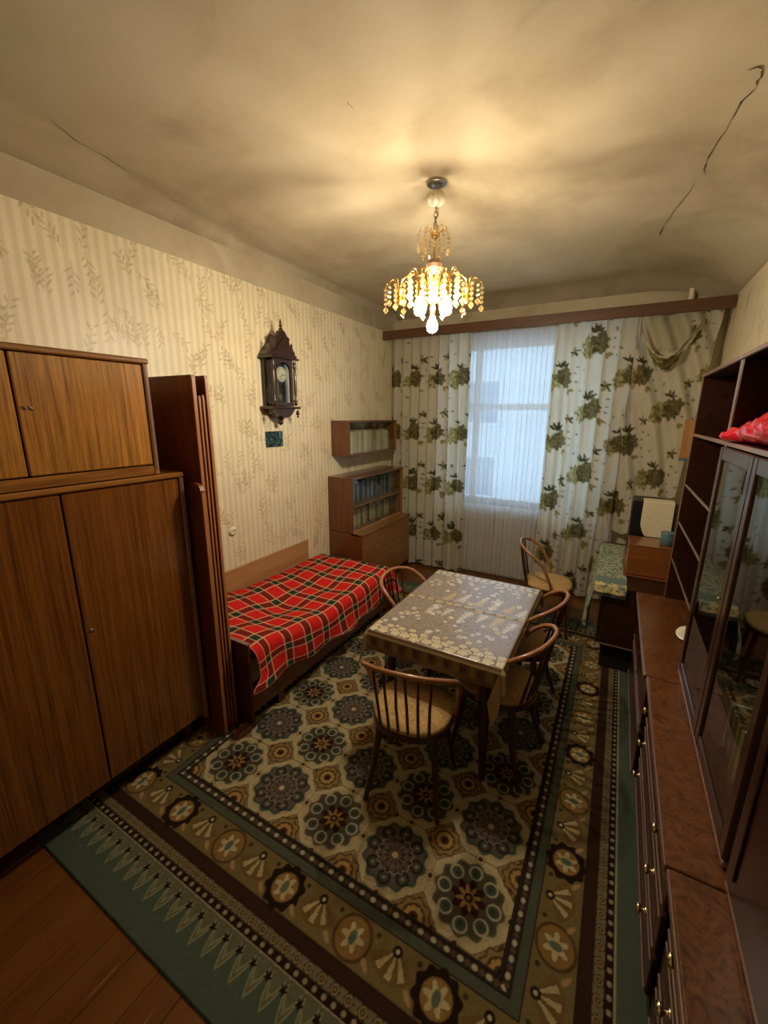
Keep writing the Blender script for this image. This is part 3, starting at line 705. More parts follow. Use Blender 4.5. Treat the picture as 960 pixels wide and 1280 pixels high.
# ------------------------------------------------------------------ wall clock, plaque, wall knob
CY, CX = 2.625, XL
ck = thing('wall_clock', 'dark carved wooden pendulum clock with a peaked top on the left wallpaper', 'clock', (CX+.005, CY, 1.84))
W2, DP = .112, .13
B('back_board', M['clockwood'], ck, CX+.003, CX+.018, CY-W2-.01, CY+W2+.01, 1.93, 2.36)
for sg in (-1, 1):
    B('side_post', M['clockwood'], ck, CX+.018, CX+.04, CY+sg*W2-.01, CY+sg*W2+.01, 1.95, 2.33)
    B('side_glass', M['glass'], ck, CX+.04, CX+DP-.02, CY+sg*(W2-.003)-.0015, CY+sg*(W2-.003)+.0015, 1.97, 2.31, b=.0004)
    pr_ = [(.010, 1.965), (.016, 1.975), (.012, 1.99), (.018, 2.005), (.009, 2.02), (.012, 2.06), (.013, 2.15), (.012, 2.22), (.008, 2.255), (.017, 2.27), (.011, 2.285), (.016, 2.30), (.010, 2.315)]
    MB().lathe(pr_, (CX+DP+.006, CY+sg*(W2+.012), 0), 12).build('column', M['clockwood'], ck)
    MB().lathe([(.003, 1.865), (.010, 1.875), (.004, 1.885), (.016, 1.895), (.012, 1.915), (.006, 1.93)], (CX+DP+.006, CY+sg*(W2+.03), 0), 10).build('drop_finial', M['clockwood'], ck)
# door frame
df = MB()
df.box(CX+DP-.02, CX+DP, CY-W2+.004, CY-W2+.034, 1.96, 2.325).box(CX+DP-.02, CX+DP, CY+W2-.034, CY+W2-.004, 1.96, 2.325)
df.box(CX+DP-.02, CX+DP, CY-W2+.034, CY+W2-.034, 1.96, 1.99)
arch = [(CY-W2+.034, 2.325), (CY-W2+.034, 2.24)]+[(CY+(W2-.034)*-math.cos(a), 2.24+.06*math.sin(a)) for a in np.linspace(.15, math.pi-.15, 9)]+[(CY+W2-.034, 2.24), (CY+W2-.034, 2.325)]
df.prism(arch, 'x', CX+DP-.02, CX+DP).build('door', M['clockwood'], ck)
B('door_glass', M['cabglass'], ck, CX+DP-.012, CX+DP-.009, CY-W2+.034, CY+W2-.034, 1.99, 2.29, b=.0004)
dial = MB().lathe([(.058, 0), (.060, .004), (.055, .008)], (CX+.098, CY, 2.21), 32, axis='x').build('dial', M['porcelain'], ck)
mk = MB()
for i in range(12):
    a = i*math.pi/6; r0, r1 = .040, .051
    mk.tube([(CX+.1075, CY+r0*math.sin(a), 2.21+r0*math.cos(a)), (CX+.1075, CY+r1*math.sin(a), 2.21+r1*math.cos(a))], .0022, 5)
mk.build('hour_mark', M['black'], dial)
hd = MB()
for a, l in ((3.75, .032), (1.75, .045)): hd.tube([(CX+.110, CY, 2.21), (CX+.110, CY+l*math.sin(a), 2.21+l*math.cos(a))], .002, 5)
hd.build('hand', M['black'], dial)
MB().tube([(CX+.06, CY, 2.16), (CX+.06, CY, 2.04)], .003, 6).lathe([(.0, 0), (.034, .003), (.036, .006), (.0, .010)], (CX+.056, CY, 2.03), 20, axis='x').build('pendulum', M['brass'], ck)
B('cornice_moulding', M['clockwood'], ck, CX+.003, CX+DP+.035, CY-W2-.045, CY+W2+.045, 2.325, 2.342, b=.005)
B('cornice_moulding', M['clockwood'], ck, CX+.003, CX+DP+.022, CY-W2-.03, CY+W2+.03, 2.342, 2.362, b=.005)
pd = [(CY-W2-.03, 2.362), (CY+W2+.03, 2.362), (CY+W2+.02, 2.40), (CY+W2-.015, 2.395), (CY+.075, 2.46), (CY+.082, 2.49), (CY+.055, 2.50), (CY+.03, 2.535), (CY, 2.545), (CY-.03, 2.535), (CY-.055, 2.50), (CY-.082, 2.49), (CY-.075, 2.46), (CY-W2+.015, 2.395), (CY-W2-.02, 2.40)]
ped = MB().prism(pd, 'x', CX+DP-.03, CX+DP+.004).build('pediment', M['clockwood'], ck)
MB().prism([(CY-.1, 2.372), (CY+.1, 2.372), (CY, 2.49)], 'x', CX+DP+.004, CX+DP+.012).build('carving', M['clockwood'], ped)
MB().prism([(CY-W2-.02, 2.362), (CY+W2+.02, 2.362), (CY, 2.52)], 'x', CX+.003, CX+DP-.03).build('gable', M['clockwood'], ck)
MB().lathe([(.012, 2.54), (.018, 2.55), (.006, 2.562), (.015, 2.575), (.006, 2.585), (.009, 2.60), (.003, 2.625)], (CX+DP-.012, CY, 0), 12).build('finial', M['clockwood'], ck)
for sg in (-1, 1):
    MB().lathe([(.010, 2.40), (.015, 2.412), (.006, 2.425), (.011, 2.44), (.002, 2.46)], (CX+DP-.012, CY+sg*(W2+.005), 0), 10).build('finial', M['clockwood'], ck)
B('base_moulding', M['clockwood'], ck, CX+.003, CX+DP+.028, CY-W2-.05, CY+W2+.05, 1.938, 1.958, b=.005)
MB().prism([(CY-W2, 1.938), (CY+W2, 1.938), (CY+.075, 1.895), (CY+.03, 1.87), (CY, 1.865), (CY-.03, 1.87), (CY-.075, 1.895)], 'x', CX+.003, CX+DP+.005).build('bottom_bracket', M['clockwood'], ck)
MB().lathe([(.003, 1.805), (.016, 1.815), (.024, 1.83), (.012, 1.842), (.028, 1.855), (.03, 1.868)], (CX+.07, CY, 0), 14).build('drop_finial', M['clockwood'], ck)

pl = props(MB().box(CX+.002, CX+.012, 2.508, 2.706, 1.625, 1.755, b=.003).build('relief_plaque', None, origin=(CX+.007, 2.607, 1.625)), 'small square dark teal relief plaque on the wallpaper below the clock', 'plaque')
m = new_mat('patina', .35, metal=.5); v_ = coords(m, (1, 1, 1)); n_ = noise(m, v_, 26, 5, .6, 2)
lk(m, ramp(m, [(.42, lin(16, 28, 28)), (.52, lin(40, 70, 68)), (.64, lin(130, 164, 156))], n_), m.node_tree.nodes['Principled BSDF'].inputs['Base Color']); bump(m, n_, .8, .004)
pl.data.materials.append(m)
for pts in ([(2.53, 1.74), (2.57, 1.715), (2.60, 1.70), (2.63, 1.68), (2.68, 1.69)], [(2.55, 1.65), (2.56, 1.67), (2.60, 1.66), (2.65, 1.645)]):
    MB().tube([(CX+.013, a, b) for a, b in pts], [.003, .006, .008, .006, .002][:len(pts)], 6).build('relief_figure', m, pl)
kn = thing('coat_hook', 'small round cream hook fixed to the wallpaper above the bed', 'hook', (XL, 2.10, 1.0))
MB().lathe([(.034, 0), (.036, .006), (.022, .012)], (XL+.001, 2.10, 1.0), 20, axis='x').build('rose', M['porcelain'], kn)
MB().tube([(XL+.016+.006*math.sin(a*.5), 2.10+.02*math.cos(a), 1.0+.02*math.sin(a)) for a in np.linspace(-2.2, 2.6, 14)], .004, 6).build('hook', M['porcelain'], kn)

# ------------------------------------------------------------------ table and cloth
TX0, TX1, TY0, TY1, TZ = -1.08, -.35, 1.76, 2.79, .735
tb = thing('dining_table', 'dark wooden dining table under the patterned oilcloth, in the middle of the carpet', 'table', ((TX0+TX1)/2, (TY0+TY1)/2, .011))
ym = (TY0+TY1)/2
B('table_top', M['tabledark'], tb, TX0, TX1, TY0, ym-.001, TZ-.026, TZ, b=.004)
B('table_top', M['tabledark'], tb, TX0, TX1, ym+.001, TY1, TZ-.026, TZ, b=.004)
ap = MB().box(TX0+.07, TX1-.07, TY0+.07, TY0+.09, .62, TZ-.026).box(TX0+.07, TX1-.07, TY1-.09, TY1-.07, .62, TZ-.026)
ap.box(TX0+.07, TX0+.09, TY0+.09, TY1-.09, .62, TZ-.026).box(TX1-.09, TX1-.07, TY0+.09, TY1-.09, .62, TZ-.026)
ap.build('apron', M['tabledark'], tb)
for sx, sy in ((TX0+.10, TY0+.10), (TX1-.10, TY0+.10), (TX0+.10, TY1-.10), (TX1-.10, TY1-.10)):
    ox = -.03 if sx < -.7 else .03; oy = -.04 if sy < 2.2 else .04
    MB().tube([(sx+ox, sy+oy, .0125), (sx+ox*.5, sy+oy*.5, .35), (sx, sy, .70)], [.017, .026, .034], 4).build('leg', M['tabledark'], tb)

def tablecloth():
    ov = .13; ovf = .115
    u = np.arange(TX0-ov, TX1+.072, .0042); v = np.arange(TY0-ovf, TY1+ovf+.001, .0042)
    U, V = np.meshgrid(u, v)
    cx = np.clip(U, TX0-.004, TX1+.004); cy = np.clip(V, TY0-.004, TY1+.004)
    ex = np.abs(U-cx); ey = np.abs(V-cy); both = np.minimum(ex, ey)
    hang = np.sqrt(ex**2+ey**2)+.55*both
    corner = (ex > 0) & (ey > 0)
    nrm = np.hypot(ex, ey)+1e-6
    out = .012*sstep(0, .03, hang)+.03*np.where(corner, both/.1, 0)
    fold = .006*np.sin((U+V)*40)*sstep(.02, .1, hang)
    Xc = cx+np.sign(U-cx)*(out*ex/nrm*np.where(corner, 1.2, 1)+fold*(ex > 0)*0+.004*(ex > 0))
    Yc = cy+np.sign(V-cy)*(out*ey/nrm*np.where(corner, 1.2, 1)+.004*(ey > 0))
    # the near right corner hangs longer, folded into a point
    kr = corner & (U > TX1) & (V < TY0)
    hang = np.where(kr, hang*.8, hang)
    Zc = TZ+.004-hang+.0035*np.exp(-((V-ym)/.012)**2)*(ex == 0)
    Zc += .0012*(vnoise(U*9, V*9, 3)-.5)*(hang == 0)
    P = np.stack([Xc, Yc, Zc], -1)
    base = lin(136, 124, 116); C_ = np.empty(P.shape); C_[:] = base
    n1 = vnoise(U*220, V*220, 1); paint(C_, sstep(.55, .8, n1)*.5, lin(176, 160, 138)); paint(C_, sstep(.6, .8, vnoise(U*90, V*90, 7))*.45, lin(100, 86, 76))
    rs = np.random.RandomState(3)
    def local(cx_, cy_, R):
        i0 = max(int((cx_-R-u[0])/.0042), 0); i1 = min(int((cx_+R-u[0])/.0042)+2, len(u)); j0 = max(int((cy_-R-v[0])/.0042), 0); j1 = min(int((cy_+R-v[0])/.0042)+2, len(v))
        return slice(j0, j1), slice(i0, i1)
    pale, yel = lin(226, 218, 200), lin(214, 186, 120)
    def ring(cx_, cy_, R, w_, col):
        s = local(cx_, cy_, R+w_+.01)
        if C_[s].size == 0: return
        rr = np.hypot(U[s]-cx_, V[s]-cy_); paint(C_[s], disc(np.abs(rr-R), w_, .004), col); paint(C_[s], disc(rr, R*.2, .003), col)
    for i in range(150):
        cx_, cy_ = rs.uniform(TX0+.03, TX1-.03), rs.uniform(TY0+.1, TY1-.08)
        if abs(cy_-ym) < .14 and rs.rand() < .75: continue
        ring(cx_, cy_, rs.uniform(.006, .013), .0026, pale if rs.rand() < .8 else yel)
    # fern sprays on both sides of the middle seam
    for i in range(6):
        bx = TX0+.22+i*.098+rs.uniform(-.02, .02)
        for sg in (-1, 1):
            L_ = .13+rs.uniform(-.03, .03); by = ym+sg*(.035+rs.uniform(0, .03)); col = [pale, yel, pale][rs.randint(3)]
            s = local(bx, by+sg*L_/2, .1)
            uu = (U[s]-bx)-(V[s]-by)*.25; vv = (V[s]-by)*sg
            stem = disc(np.abs(uu), .002, .003)*(vv > 0)*(vv < L_)
            wv = .028*np.clip(1-vv/L_, 0, 1)**.7+.004
            lf = (np.cos((vv-np.abs(uu)*.9)*2*np.pi/.024) > .35)*(np.abs(uu) < wv)*(vv > .0)*(vv < L_)
            paint(C_[s], np.maximum(stem, lf*.85), col)
    # cloud loops along the seam and along the near / far edges
    def loops(yc, R, n, asp, col):
        for i in range(n):
            cx_ = TX0-.02+(TX1-TX0+.04)*(i+.5)/n+rs.uniform(-.008, .008); cy_ = yc+rs.uniform(-.012, .012)
            s = local(cx_, cy_, R*2); rr = np.hypot((U[s]-cx_), (V[s]-cy_)*asp); tt = np.arctan2(V[s]-cy_, U[s]-cx_)
            Rv = R*(1+.12*np.cos(5*tt))
            paint(C_[s], disc(rr, Rv+.006, .004)*.9, lin(92, 74, 60)); paint(C_[s], disc(rr, Rv, .004), col); paint(C_[s], disc(np.abs(rr-Rv*.5), .004, .004)*.55, lin(150, 128, 100))
    loops(ym, .026, 12, 1.6, lin(190, 172, 136))
    for q, (yy, s_) in enumerate(((TY0+.055, 1), (TY0+.022, 1), (TY0+.09, 1))): loops(yy, .028-.006*(q == 2), 13-q, 1.25, lin(206, 194, 164))
    for yy in (TY1-.03, TY1-.06): loops(yy, .022, 15, 1.3, lin(206, 198, 180))
    # hanging border: brown squares
    hm = (ey > 0) | (ex > 0); t = np.where(ey > 0, U, V); f = (t % .085)/.085
    paint(C_, hm*.95, lin(112, 84, 54)); paint(C_, hm*(f > .12)*(f < .5)*(hang > .025)*(hang < .085)*.9, lin(146, 116, 74))
    paint(C_, hm*(f > .6)*(f < .92)*(hang > .035)*(hang < .075)*.9, lin(84, 60, 42)); paint(C_, hm*disc(np.abs(hang-.02), .004, .004)*.7, lin(176, 150, 104))
    paint(C_, corner*1., lin(168, 146, 110))
    return P, C_
P, C_ = tablecloth()
tc_ = props(grid('tablecloth', P, M['cloth'], Cc=C_, origin=(-.715, 2.275, TZ)), 'grey-brown oilcloth with pale rings, ferns and loops laid over the table', 'tablecloth')
kp_ = [(TX1-.002, TZ-.01), (TX1-.022, .66), (TX1-.050, .55), (TX1-.028, .44), (TX1-.018, .43), (TX1+.008, .52), (TX1+.012, .60), (TX1+.004, .68)]
MB().prism(kp_, 'y', TY0-.030, TY0-.027).build('corner_fold', M['lining'], tc_)
sm = tc_.modifiers.new('thick', 'SOLIDIFY'); sm.thickness = .0015; sm.offset = 1

# ------------------------------------------------------------------ chairs
def spline(pts, n):
    pts = [Vector(p) for p in pts]; out = []
    q = [pts[0]*2-pts[1]]+pts+[pts[-1]*2-pts[-2]]
    for i in range(1, len(q)-2):
        for k in range(n):
            t = k/n; a, b, c, d = q[i-1], q[i], q[i+1], q[i+2]
            out.append(.5*((2*b)+(c-a)*t+(2*a-5*b+4*c-d)*t*t+(3*b-a-3*c+d)*t**3))
    out.append(pts[-1]); return out
def make_chair():                       # faces +Y, origin on the floor
    t = thing('dining_chair', '', 'chair', (0, 0, 0), 'bentwood chairs')
    def outline(s, k=0):                # rounded seat, a bit wider in front
        o = []
        for a in np.linspace(0, 2*math.pi, 36, endpoint=False):
            c, sn = math.cos(a), math.sin(a); e = 2/2.6
            px = .2*math.copysign(abs(c)**e, c)*s; py = .2*math.copysign(abs(sn)**e, sn)*s
            o.append((px*(1+.08*py/.2), py))
        return o
    MB().prism(outline(1.02), 'z', .395, .425).build('seat_frame', M['chairdark'], t)
    cu = MB(); rings = [(.99, .426), (1.0, .436), (.96, .448), (.8, .456), (.5, .460), (.02, .461)]
    vs = []
    for s, z in rings: vs += [(x, y, z) for x, y in outline(s)]
    n = 36; fs = [(i*n+k, i*n+(k+1) % n, (i+1)*n+(k+1) % n, (i+1)*n+k) for i in range(len(rings)-1) for k in range(n)]
    cu.add(vs, fs, True); cu.add(vs[:n], [tuple(range(n))]); cu.build('seat_cushion', M['cushion'], t)
    half = [(.205, .03, .42), (.222, .0, .52), (.232, -.06, .645), (.225, -.135, .72), (.185, -.205, .762), (.10, -.25, .782), (0, -.262, .788)]
    path = spline(half+[(-x, y, z) for x, y, z in half[-2::-1]], 5)
    MB().tube(path, .0125, 10).build('back_hoop', M['chairlight'], t)
    hp = [p for p in path if p.z > .6]
    for xs_ in (-.13, -.078, -.026, .026, .078, .13):
        top = min(path, key=lambda p: abs(p.x-xs_)+(0 if p.z > .7 else 9))
        by = -.2*(1-abs(xs_/.23)**2.6)**(1/2.6)+.012
        MB().tube([(xs_*.92, by, .42), (xs_*.97, (by+top.y)/2-.004, .6), (top.x, top.y, top.z)], [.0085, .0075, .0065], 8).build('spindle', M['chairdark'], t)
    for sx in (-1, 1):
        for sy in (-1, 1):
            MB().tube([(sx*.185, sy*.185-(.03 if sy < 0 else 0), .0005), (sx*.155, sy*.155, .2), (sx*.135, sy*.135, .398)], [.012, .016, .019], 10).build('leg', M['chairdark'], t)
    rg = [(.125*math.cos(a), .125*math.sin(a), .30) for a in np.linspace(0, 2*math.pi, 25)]
    return t
ch0 = make_chair()
CH = [(-.75, 1.655, 10, 'bentwood chair with its slatted back to the camera, at the near end of the table'),
      (-.425, 2.09, 80, 'bentwood chair tucked in at the right side of the table, nearer the camera'),
      (-.42, 2.60, 84, 'bentwood chair tucked in at the right side of the table, nearer the window'),
      (-1.07, 2.42, -92, 'bentwood chair between the bed and the left side of the table'),
      (-.40, 3.72, -82, 'bentwood chair standing free beyond the table, in front of the curtains')]
for i, (cx, cy, rz, lab) in enumerate(CH):
    c = ch0 if i == 0 else copy_tree(ch0)
    c.location = (cx, cy, .012); c.rotation_euler = (0, 0, math.radians(rz)); c['label'] = lab

# ------------------------------------------------------------------ curtains and cornice
cn = thing('curtain_cornice', 'long brown wooden cornice board over the curtains', 'cornice', (-.94, 4.5, 2.75))
B('front_board', M['cornice'], cn, -2.545, .675, 4.45, 4.468, 2.745, 2.84, b=.003)
B('top_board', M['cornice'], cn, -2.545, .675, 4.468, 4.70, 2.822, 2.84)
MB().tube([(-2.54, 4.57, 2.775), (.66, 4.57, 2.775)], .009, 8).build('rail', M['steel'], cn)
for bx in (-1.6, -.2): B('bracket', M['steel'], cn, bx-.01, bx+.01, 4.565, 4.735, 2.79, 2.80)
def fabric_color(Sx, Zx, drop, z0, s0, seed):
    P_, Q = .37, .615
    C_ = np.empty(Sx.shape+(3,)); C_[:] = lin(216, 209, 188)
    C_ *= (.95+.1*vnoise(Sx*30, Zx*8, seed))[..., None]
    olive, dark, lt, leafc = lin(150, 138, 78), lin(88, 78, 42), lin(192, 182, 130), lin(80, 75, 44)
    ic = np.round((Sx-s0)/P_); u = Sx-s0-ic*P_; zz = Zx-z0-drop*Q*(ic % 2); v = zz-np.round(zz/Q)*Q
    wu = vnoise(Sx*11, Zx*11, seed+3)-.5; wv = vnoise(Sx*11+7, Zx*11, seed+4)-.5; w2 = vnoise(Sx*40, Zx*40, seed+5)-.5
    u = u+.045*wu+.012*w2; v = v+.05*wv-.012*w2
    n1 = vnoise(Sx*75, Zx*75, seed+1); n2 = vnoise(Sx*38, Zx*38, seed+2)
    def blob(cu, cv, R, col, hi):
        r = np.hypot(u-cu, v-cv); t = np.arctan2(v-cv, u-cu); m = disc(r+.010*np.cos(9*t)+.012*(n2-.5), R, .008)
        paint(C_, m*.92, col); paint(C_, m*sstep(.5, .72, n1)*.85, hi); paint(C_, m*sstep(.36, .22, n1)*.6, leafc*.8)
    blob(-.095, -.02, .088, olive, lt); blob(.03, .015, .095, dark, lin(136, 124, 74))
    def leaf(cu, cv, a, L_, wd, col):
        uu = (u-cu)*math.cos(a)+(v-cv)*math.sin(a); vv = -(u-cu)*math.sin(a)+(v-cv)*math.cos(a)
        paint(C_, disc(np.abs(vv), wd*np.clip(1-(2*uu/L_)**2, 0, 1), .005)*(np.abs(uu) < L_/2), col)
    for a, L_ in ((.6, .08), (1.3, .09), (1.9, .08), (2.6, .07)): leaf(-.02+.045*math.cos(a), .115+.03*math.sin(a), a, L_, .012, leafc)
    for a in (-.4, -1.2): leaf(.10+.03*math.cos(a), -.09+.03*math.sin(a), a, .07, .016, olive)
    cu, cv = .135, Q/2-.08
    for k in range(5): a = .4+k*1.256; leaf(cu+.028*math.cos(a), cv+.028*math.sin(a), a, .06, .012, olive if k % 2 else leafc)
    for (du, dv) in ((.16, .12), (-.16, .19), (.16, .05), (-.15, -.22), (.165, -.03), (-.1, .25)): paint(C_, disc(np.hypot(u-du, v-dv), .010, .006)*.85, dark)
    return C_
def hanging(name, x0, x1, ztop, zbot, folds, amp, Yc, seed, mat, gather=1.35, drop=0, z0=2.3, s0=0, res=.0085, shape=None):
    rs = np.random.RandomState(seed)
    nx = int((x1-x0)/res); nz = int((ztop-zbot)/.0095)
    xx, zz = np.meshgrid(np.linspace(x0, x1, nx), np.linspace(ztop, zbot, nz))
    ph = (xx-x0)/(x1-x0)*folds*2*np.pi
    wob = vnoise(xx*3.1+seed, zz*.7, seed)*2.6
    hfac = .55+.45*sstep(ztop, ztop-1.4, zz)
    yy = Yc+amp*hfac*(np.sin(ph+wob)+.45*np.sin(2.13*ph+1+wob*1.7)+.3*np.sin(.47*ph+seed))/1.6
    dxx = amp*.35*np.cos(ph+wob)
    P = np.stack([xx+dxx*(xx-x0 > .03)*(x1-xx > .03), yy, zz], -1)
    if shape is not None: P = shape(P, xx, zz)
    C_ = fabric_color((xx-x0)*gather, zz, drop, z0, s0, seed) if mat is M['floral'] else None
    return P, C_
P, C_ = hanging('l', -2.50, -1.515, 2.765, .03, 8, .05, 4.585, 3, M['floral'], 1.30, 0, 2.30, .79)
lc = props(grid('curtain', P, M['floral'], Cc=C_, origin=(-1.98, 4.58, .03)), 'floral curtain with olive hydrangeas hanging left of the sheer, behind the bookcase', 'curtain', 'floral curtains')
P, _ = hanging('s', -1.56, -.58, 2.765, .05, 19, .036, 4.655, 8, M['sheer'])
sc_ = props(grid('sheer_curtain', P, M['sheer'], origin=(-1.07, 4.645, .05)), 'plain white sheer curtain glowing in front of the middle of the window', 'curtain')
# right curtain: straight part reaching the floor
P, C_ = hanging('r', -.66, .05, 2.765, .03, 5, .042, 4.565, 6, M['floral'], 1.30, .5, 2.56, .50)
rc = thing('curtain', 'floral curtain with olive hydrangeas hanging right of the sheer, partly pulled over the desk', 'curtain', (-.05, 4.56, .03), 'floral curtains')
grid('hanging_panel', P, M['floral'], rc, Cc=C_)
def drape(P, xx, zz):                   # the right part is dragged to the wall: diagonal folds, ends on the desk
    t = (2.765-zz)/2.0
    q = (xx-.03)/.60
    x2 = .03+.60*q + t*(-.10*(1-q)-.16*q)
    dg = xx*26+zz*9.5+1.2*np.sin(zz*2.3)
    y2 = 4.575+.030*np.sin(dg)+.016*np.sin(dg*1.9+1.3)+.02*np.sin(xx*9)-.10*t*q
    return np.stack([x2, y2, zz+.02*np.sin(xx*20)*(t > .9)], -1)
P, C_ = hanging('d', .03, .63, 2.765, .78, 4, .03, 4.57, 14, M['floral'], 1.30, .5, 2.56, -.24, shape=drape)
pl_ = sstep(2.42, 2.5, P[..., 2])*sstep(.08, .12, P[..., 0])*sstep(.45, .4, P[..., 0]); paint(C_, pl_, lin(204, 196, 168))
grid('dragged_panel', P, M['floral'], rc, Cc=C_)
# looped fold drooping under the cornice
n_u, n_v = 90, 46
uu, vv = np.meshgrid(np.linspace(0, 1, n_u), np.linspace(0, 1, n_v), indexing='ij')
sx_ = .05+.47*uu; sz_ = 2.70-.36*np.sin(np.pi*np.clip(uu*1.02, 0, 1))**.9*(1-.30*uu)-.12*vv*(np.sin(np.pi*uu)**.6)+.03*uu
sy_ = 4.515-.045*np.sin(np.pi*uu)-.022*np.sin(vv*np.pi*3+uu*2)*np.sin(np.pi*uu)
grid('looped_fold', np.stack([sx_, sy_, sz_], -1), M['floral'], rc, Cc=fabric_color(uu*.55, 2.3+vv*.25-.1, 0, 2.33, .28, 5))

# ------------------------------------------------------------------ desk by the window
DX0, DX1, DY0, DY1, DZ = -.02, .66, 3.235, 4.42, .70
dk_ = thing('writing_desk', 'dark low cupboard desk in the corner by the window, under a green cloth', 'desk', (.3, 3.8, .012))
B('top_panel', M['mahog_d'], dk_, DX0, DX1, DY0-.02, DY1, DZ-.022, DZ, b=.003)
B('side_panel', M['mahog_d'], dk_, DX0+.045, DX0+.065, DY0, DY1-.02, .22, DZ-.022)
B('side_panel', M['mahog_d'], dk_, DX1-.03, DX1-.01, DY0, DY1-.02, .22, DZ-.022)
B('door', M['mahog'], dk_, DX0+.066, DX0+.35, DY0-.004, DY0+.014, .235, .655, b=.003)
B('door', M['mahog'], dk_, DX0+.356, DX1-.03, DY0-.004, DY0+.014, .235, .655, b=.003)
B('door_lip', M['mould'], dk_, DX0+.05, DX1-.03, DY0-.006, DY0+.01, .222, .232, b=.002)
B('bottom_panel', M['mahog_d'], dk_, DX0+.066, DX1-.03, DY0+.014, DY1-.02, .225, .245)
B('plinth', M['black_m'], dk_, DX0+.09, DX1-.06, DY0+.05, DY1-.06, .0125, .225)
def green_cloth():
    u = np.arange(DX0-.33, .185, .008); v = np.arange(DY0-.105, DY1-.06, .008); U, V = np.meshgrid(u, v)
    ex = np.clip(DX0-.003-U, 0, None); ey = np.clip(DY0-.023-V, 0, None); h = np.maximum(ex, ey)+.3*np.minimum(ex, ey)
    Xc = np.maximum(U, DX0-.003)-.03*sstep(0, .25, ex)-.02*np.sin(V*30)*sstep(.03, .3, ex)-.006*(ex > 0); Yc = np.maximum(V, DY0-.023)-.015*sstep(0, .06, ey)-.006*np.sin(U*60)*sstep(0, .06, ey)
    Zc = DZ+.003-h
    C_ = np.empty(U.shape+(3,)); C_[:] = lin(98, 116, 106)
    n1 = vnoise(U*75, V*45, 3)*.55+vnoise(U*115, V*80, 5)*.45
    paint(C_, sstep(.42, .55, n1)*(V > DY0+.16)*.8, lin(176, 172, 134)); paint(C_, sstep(.48, .6, n1)*(h > .01)*.8, lin(170, 160, 112))
    fr = (V < DY0+.035)&(ex == 0); paint(C_, fr*sstep(.35, .55, vnoise(U*60, V*60, 9))*.95, lin(198, 178, 116))
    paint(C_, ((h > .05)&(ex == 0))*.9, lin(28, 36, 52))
    return np.stack([Xc, Yc, Zc], -1), C_
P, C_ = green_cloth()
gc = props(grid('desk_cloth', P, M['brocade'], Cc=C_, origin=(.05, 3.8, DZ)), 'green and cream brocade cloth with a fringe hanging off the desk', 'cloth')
bx = thing('wooden_box', 'glossy reddish wooden box standing on the desk beside the dark wall unit', 'box', (.30, 3.6, DZ+.001))
B('body', M['redwood'], bx, .165, .455, 3.50, 3.78, DZ+.016, .945, b=.008)
B('base', M['bedrail'], bx, .155, .465, 3.485, 3.79, DZ+.001, DZ+.016, b=.003)
B('lid', M['redwood'], bx, .162, .458, 3.497, 3.783, .946, .955, b=.004)
# the black set behind the box, with a crocheted doily on it
bs = thing('black_set', 'black boxy set standing behind the wooden box on the desk, in front of the curtain', 'box', (.32, 3.95, DZ+.001))
B('casing', M['black'], bs, .165, .47, 3.84, 4.10, .735, 1.235, b=.012)
B('foot_board', M['mould'], bs, .15, .48, 3.82, 4.12, DZ+.004, .735, b=.004)
B('screen_frame', M['black'], bs, .185, .45, 3.835, 3.84, .76, 1.21, b=.002)
n_u, n_v = 70, 110
uu, vv = np.meshgrid(np.linspace(0, 1, n_u), np.linspace(0, .42, n_v), indexing='ij')
lx_ = .235+.21*uu; hang_ = np.clip(vv-.13, 0, None)
rnd = .10*np.clip(1-uu/.25, 0, 1)**2
zz_ = np.where(vv < .13, 1.2405, 1.2405-hang_*(1-rnd/.29)); yy_ = np.where(vv < .13, 3.955-vv, 3.825-.004)
mesh_ = .5+.5*np.cos((uu*.21+vv*.8)*2*np.pi/.026)*np.cos((uu*.21-vv*.8)*2*np.pi/.026)
C_ = np.empty(uu.shape+(3,)); C_[:] = lin(214, 202, 168); paint(C_, sstep(.5, .85, mesh_)*.75, lin(104, 94, 72))
dy = props(grid('crochet_doily', np.stack([lx_, yy_-.004*(1-mesh_), zz_], -1), M['brocade'], Cc=C_, origin=(.34, 3.85, 1.2)), 'cream crocheted doily with a diamond net hung over the black set', 'doily')
sm = dy.modifiers.new('thick', 'SOLIDIFY'); sm.thickness = .002; sm.offset = 1
tn = thing('blue_tin', 'small grey-blue tin standing on the wooden box by the wall unit', 'tin', (.41, 3.62, .956))
MB().lathe([(.040, .956), (.046, .96), (.048, 1.03), (.046, 1.034)], (.412, 3.62, 0), 20).build('body', M['blue'], tn)
MB().lathe([(.049, 1.034), (.05, 1.05), (.046, 1.054)], (.412, 3.62, 0), 20).build('lid', M['blue'], tn)

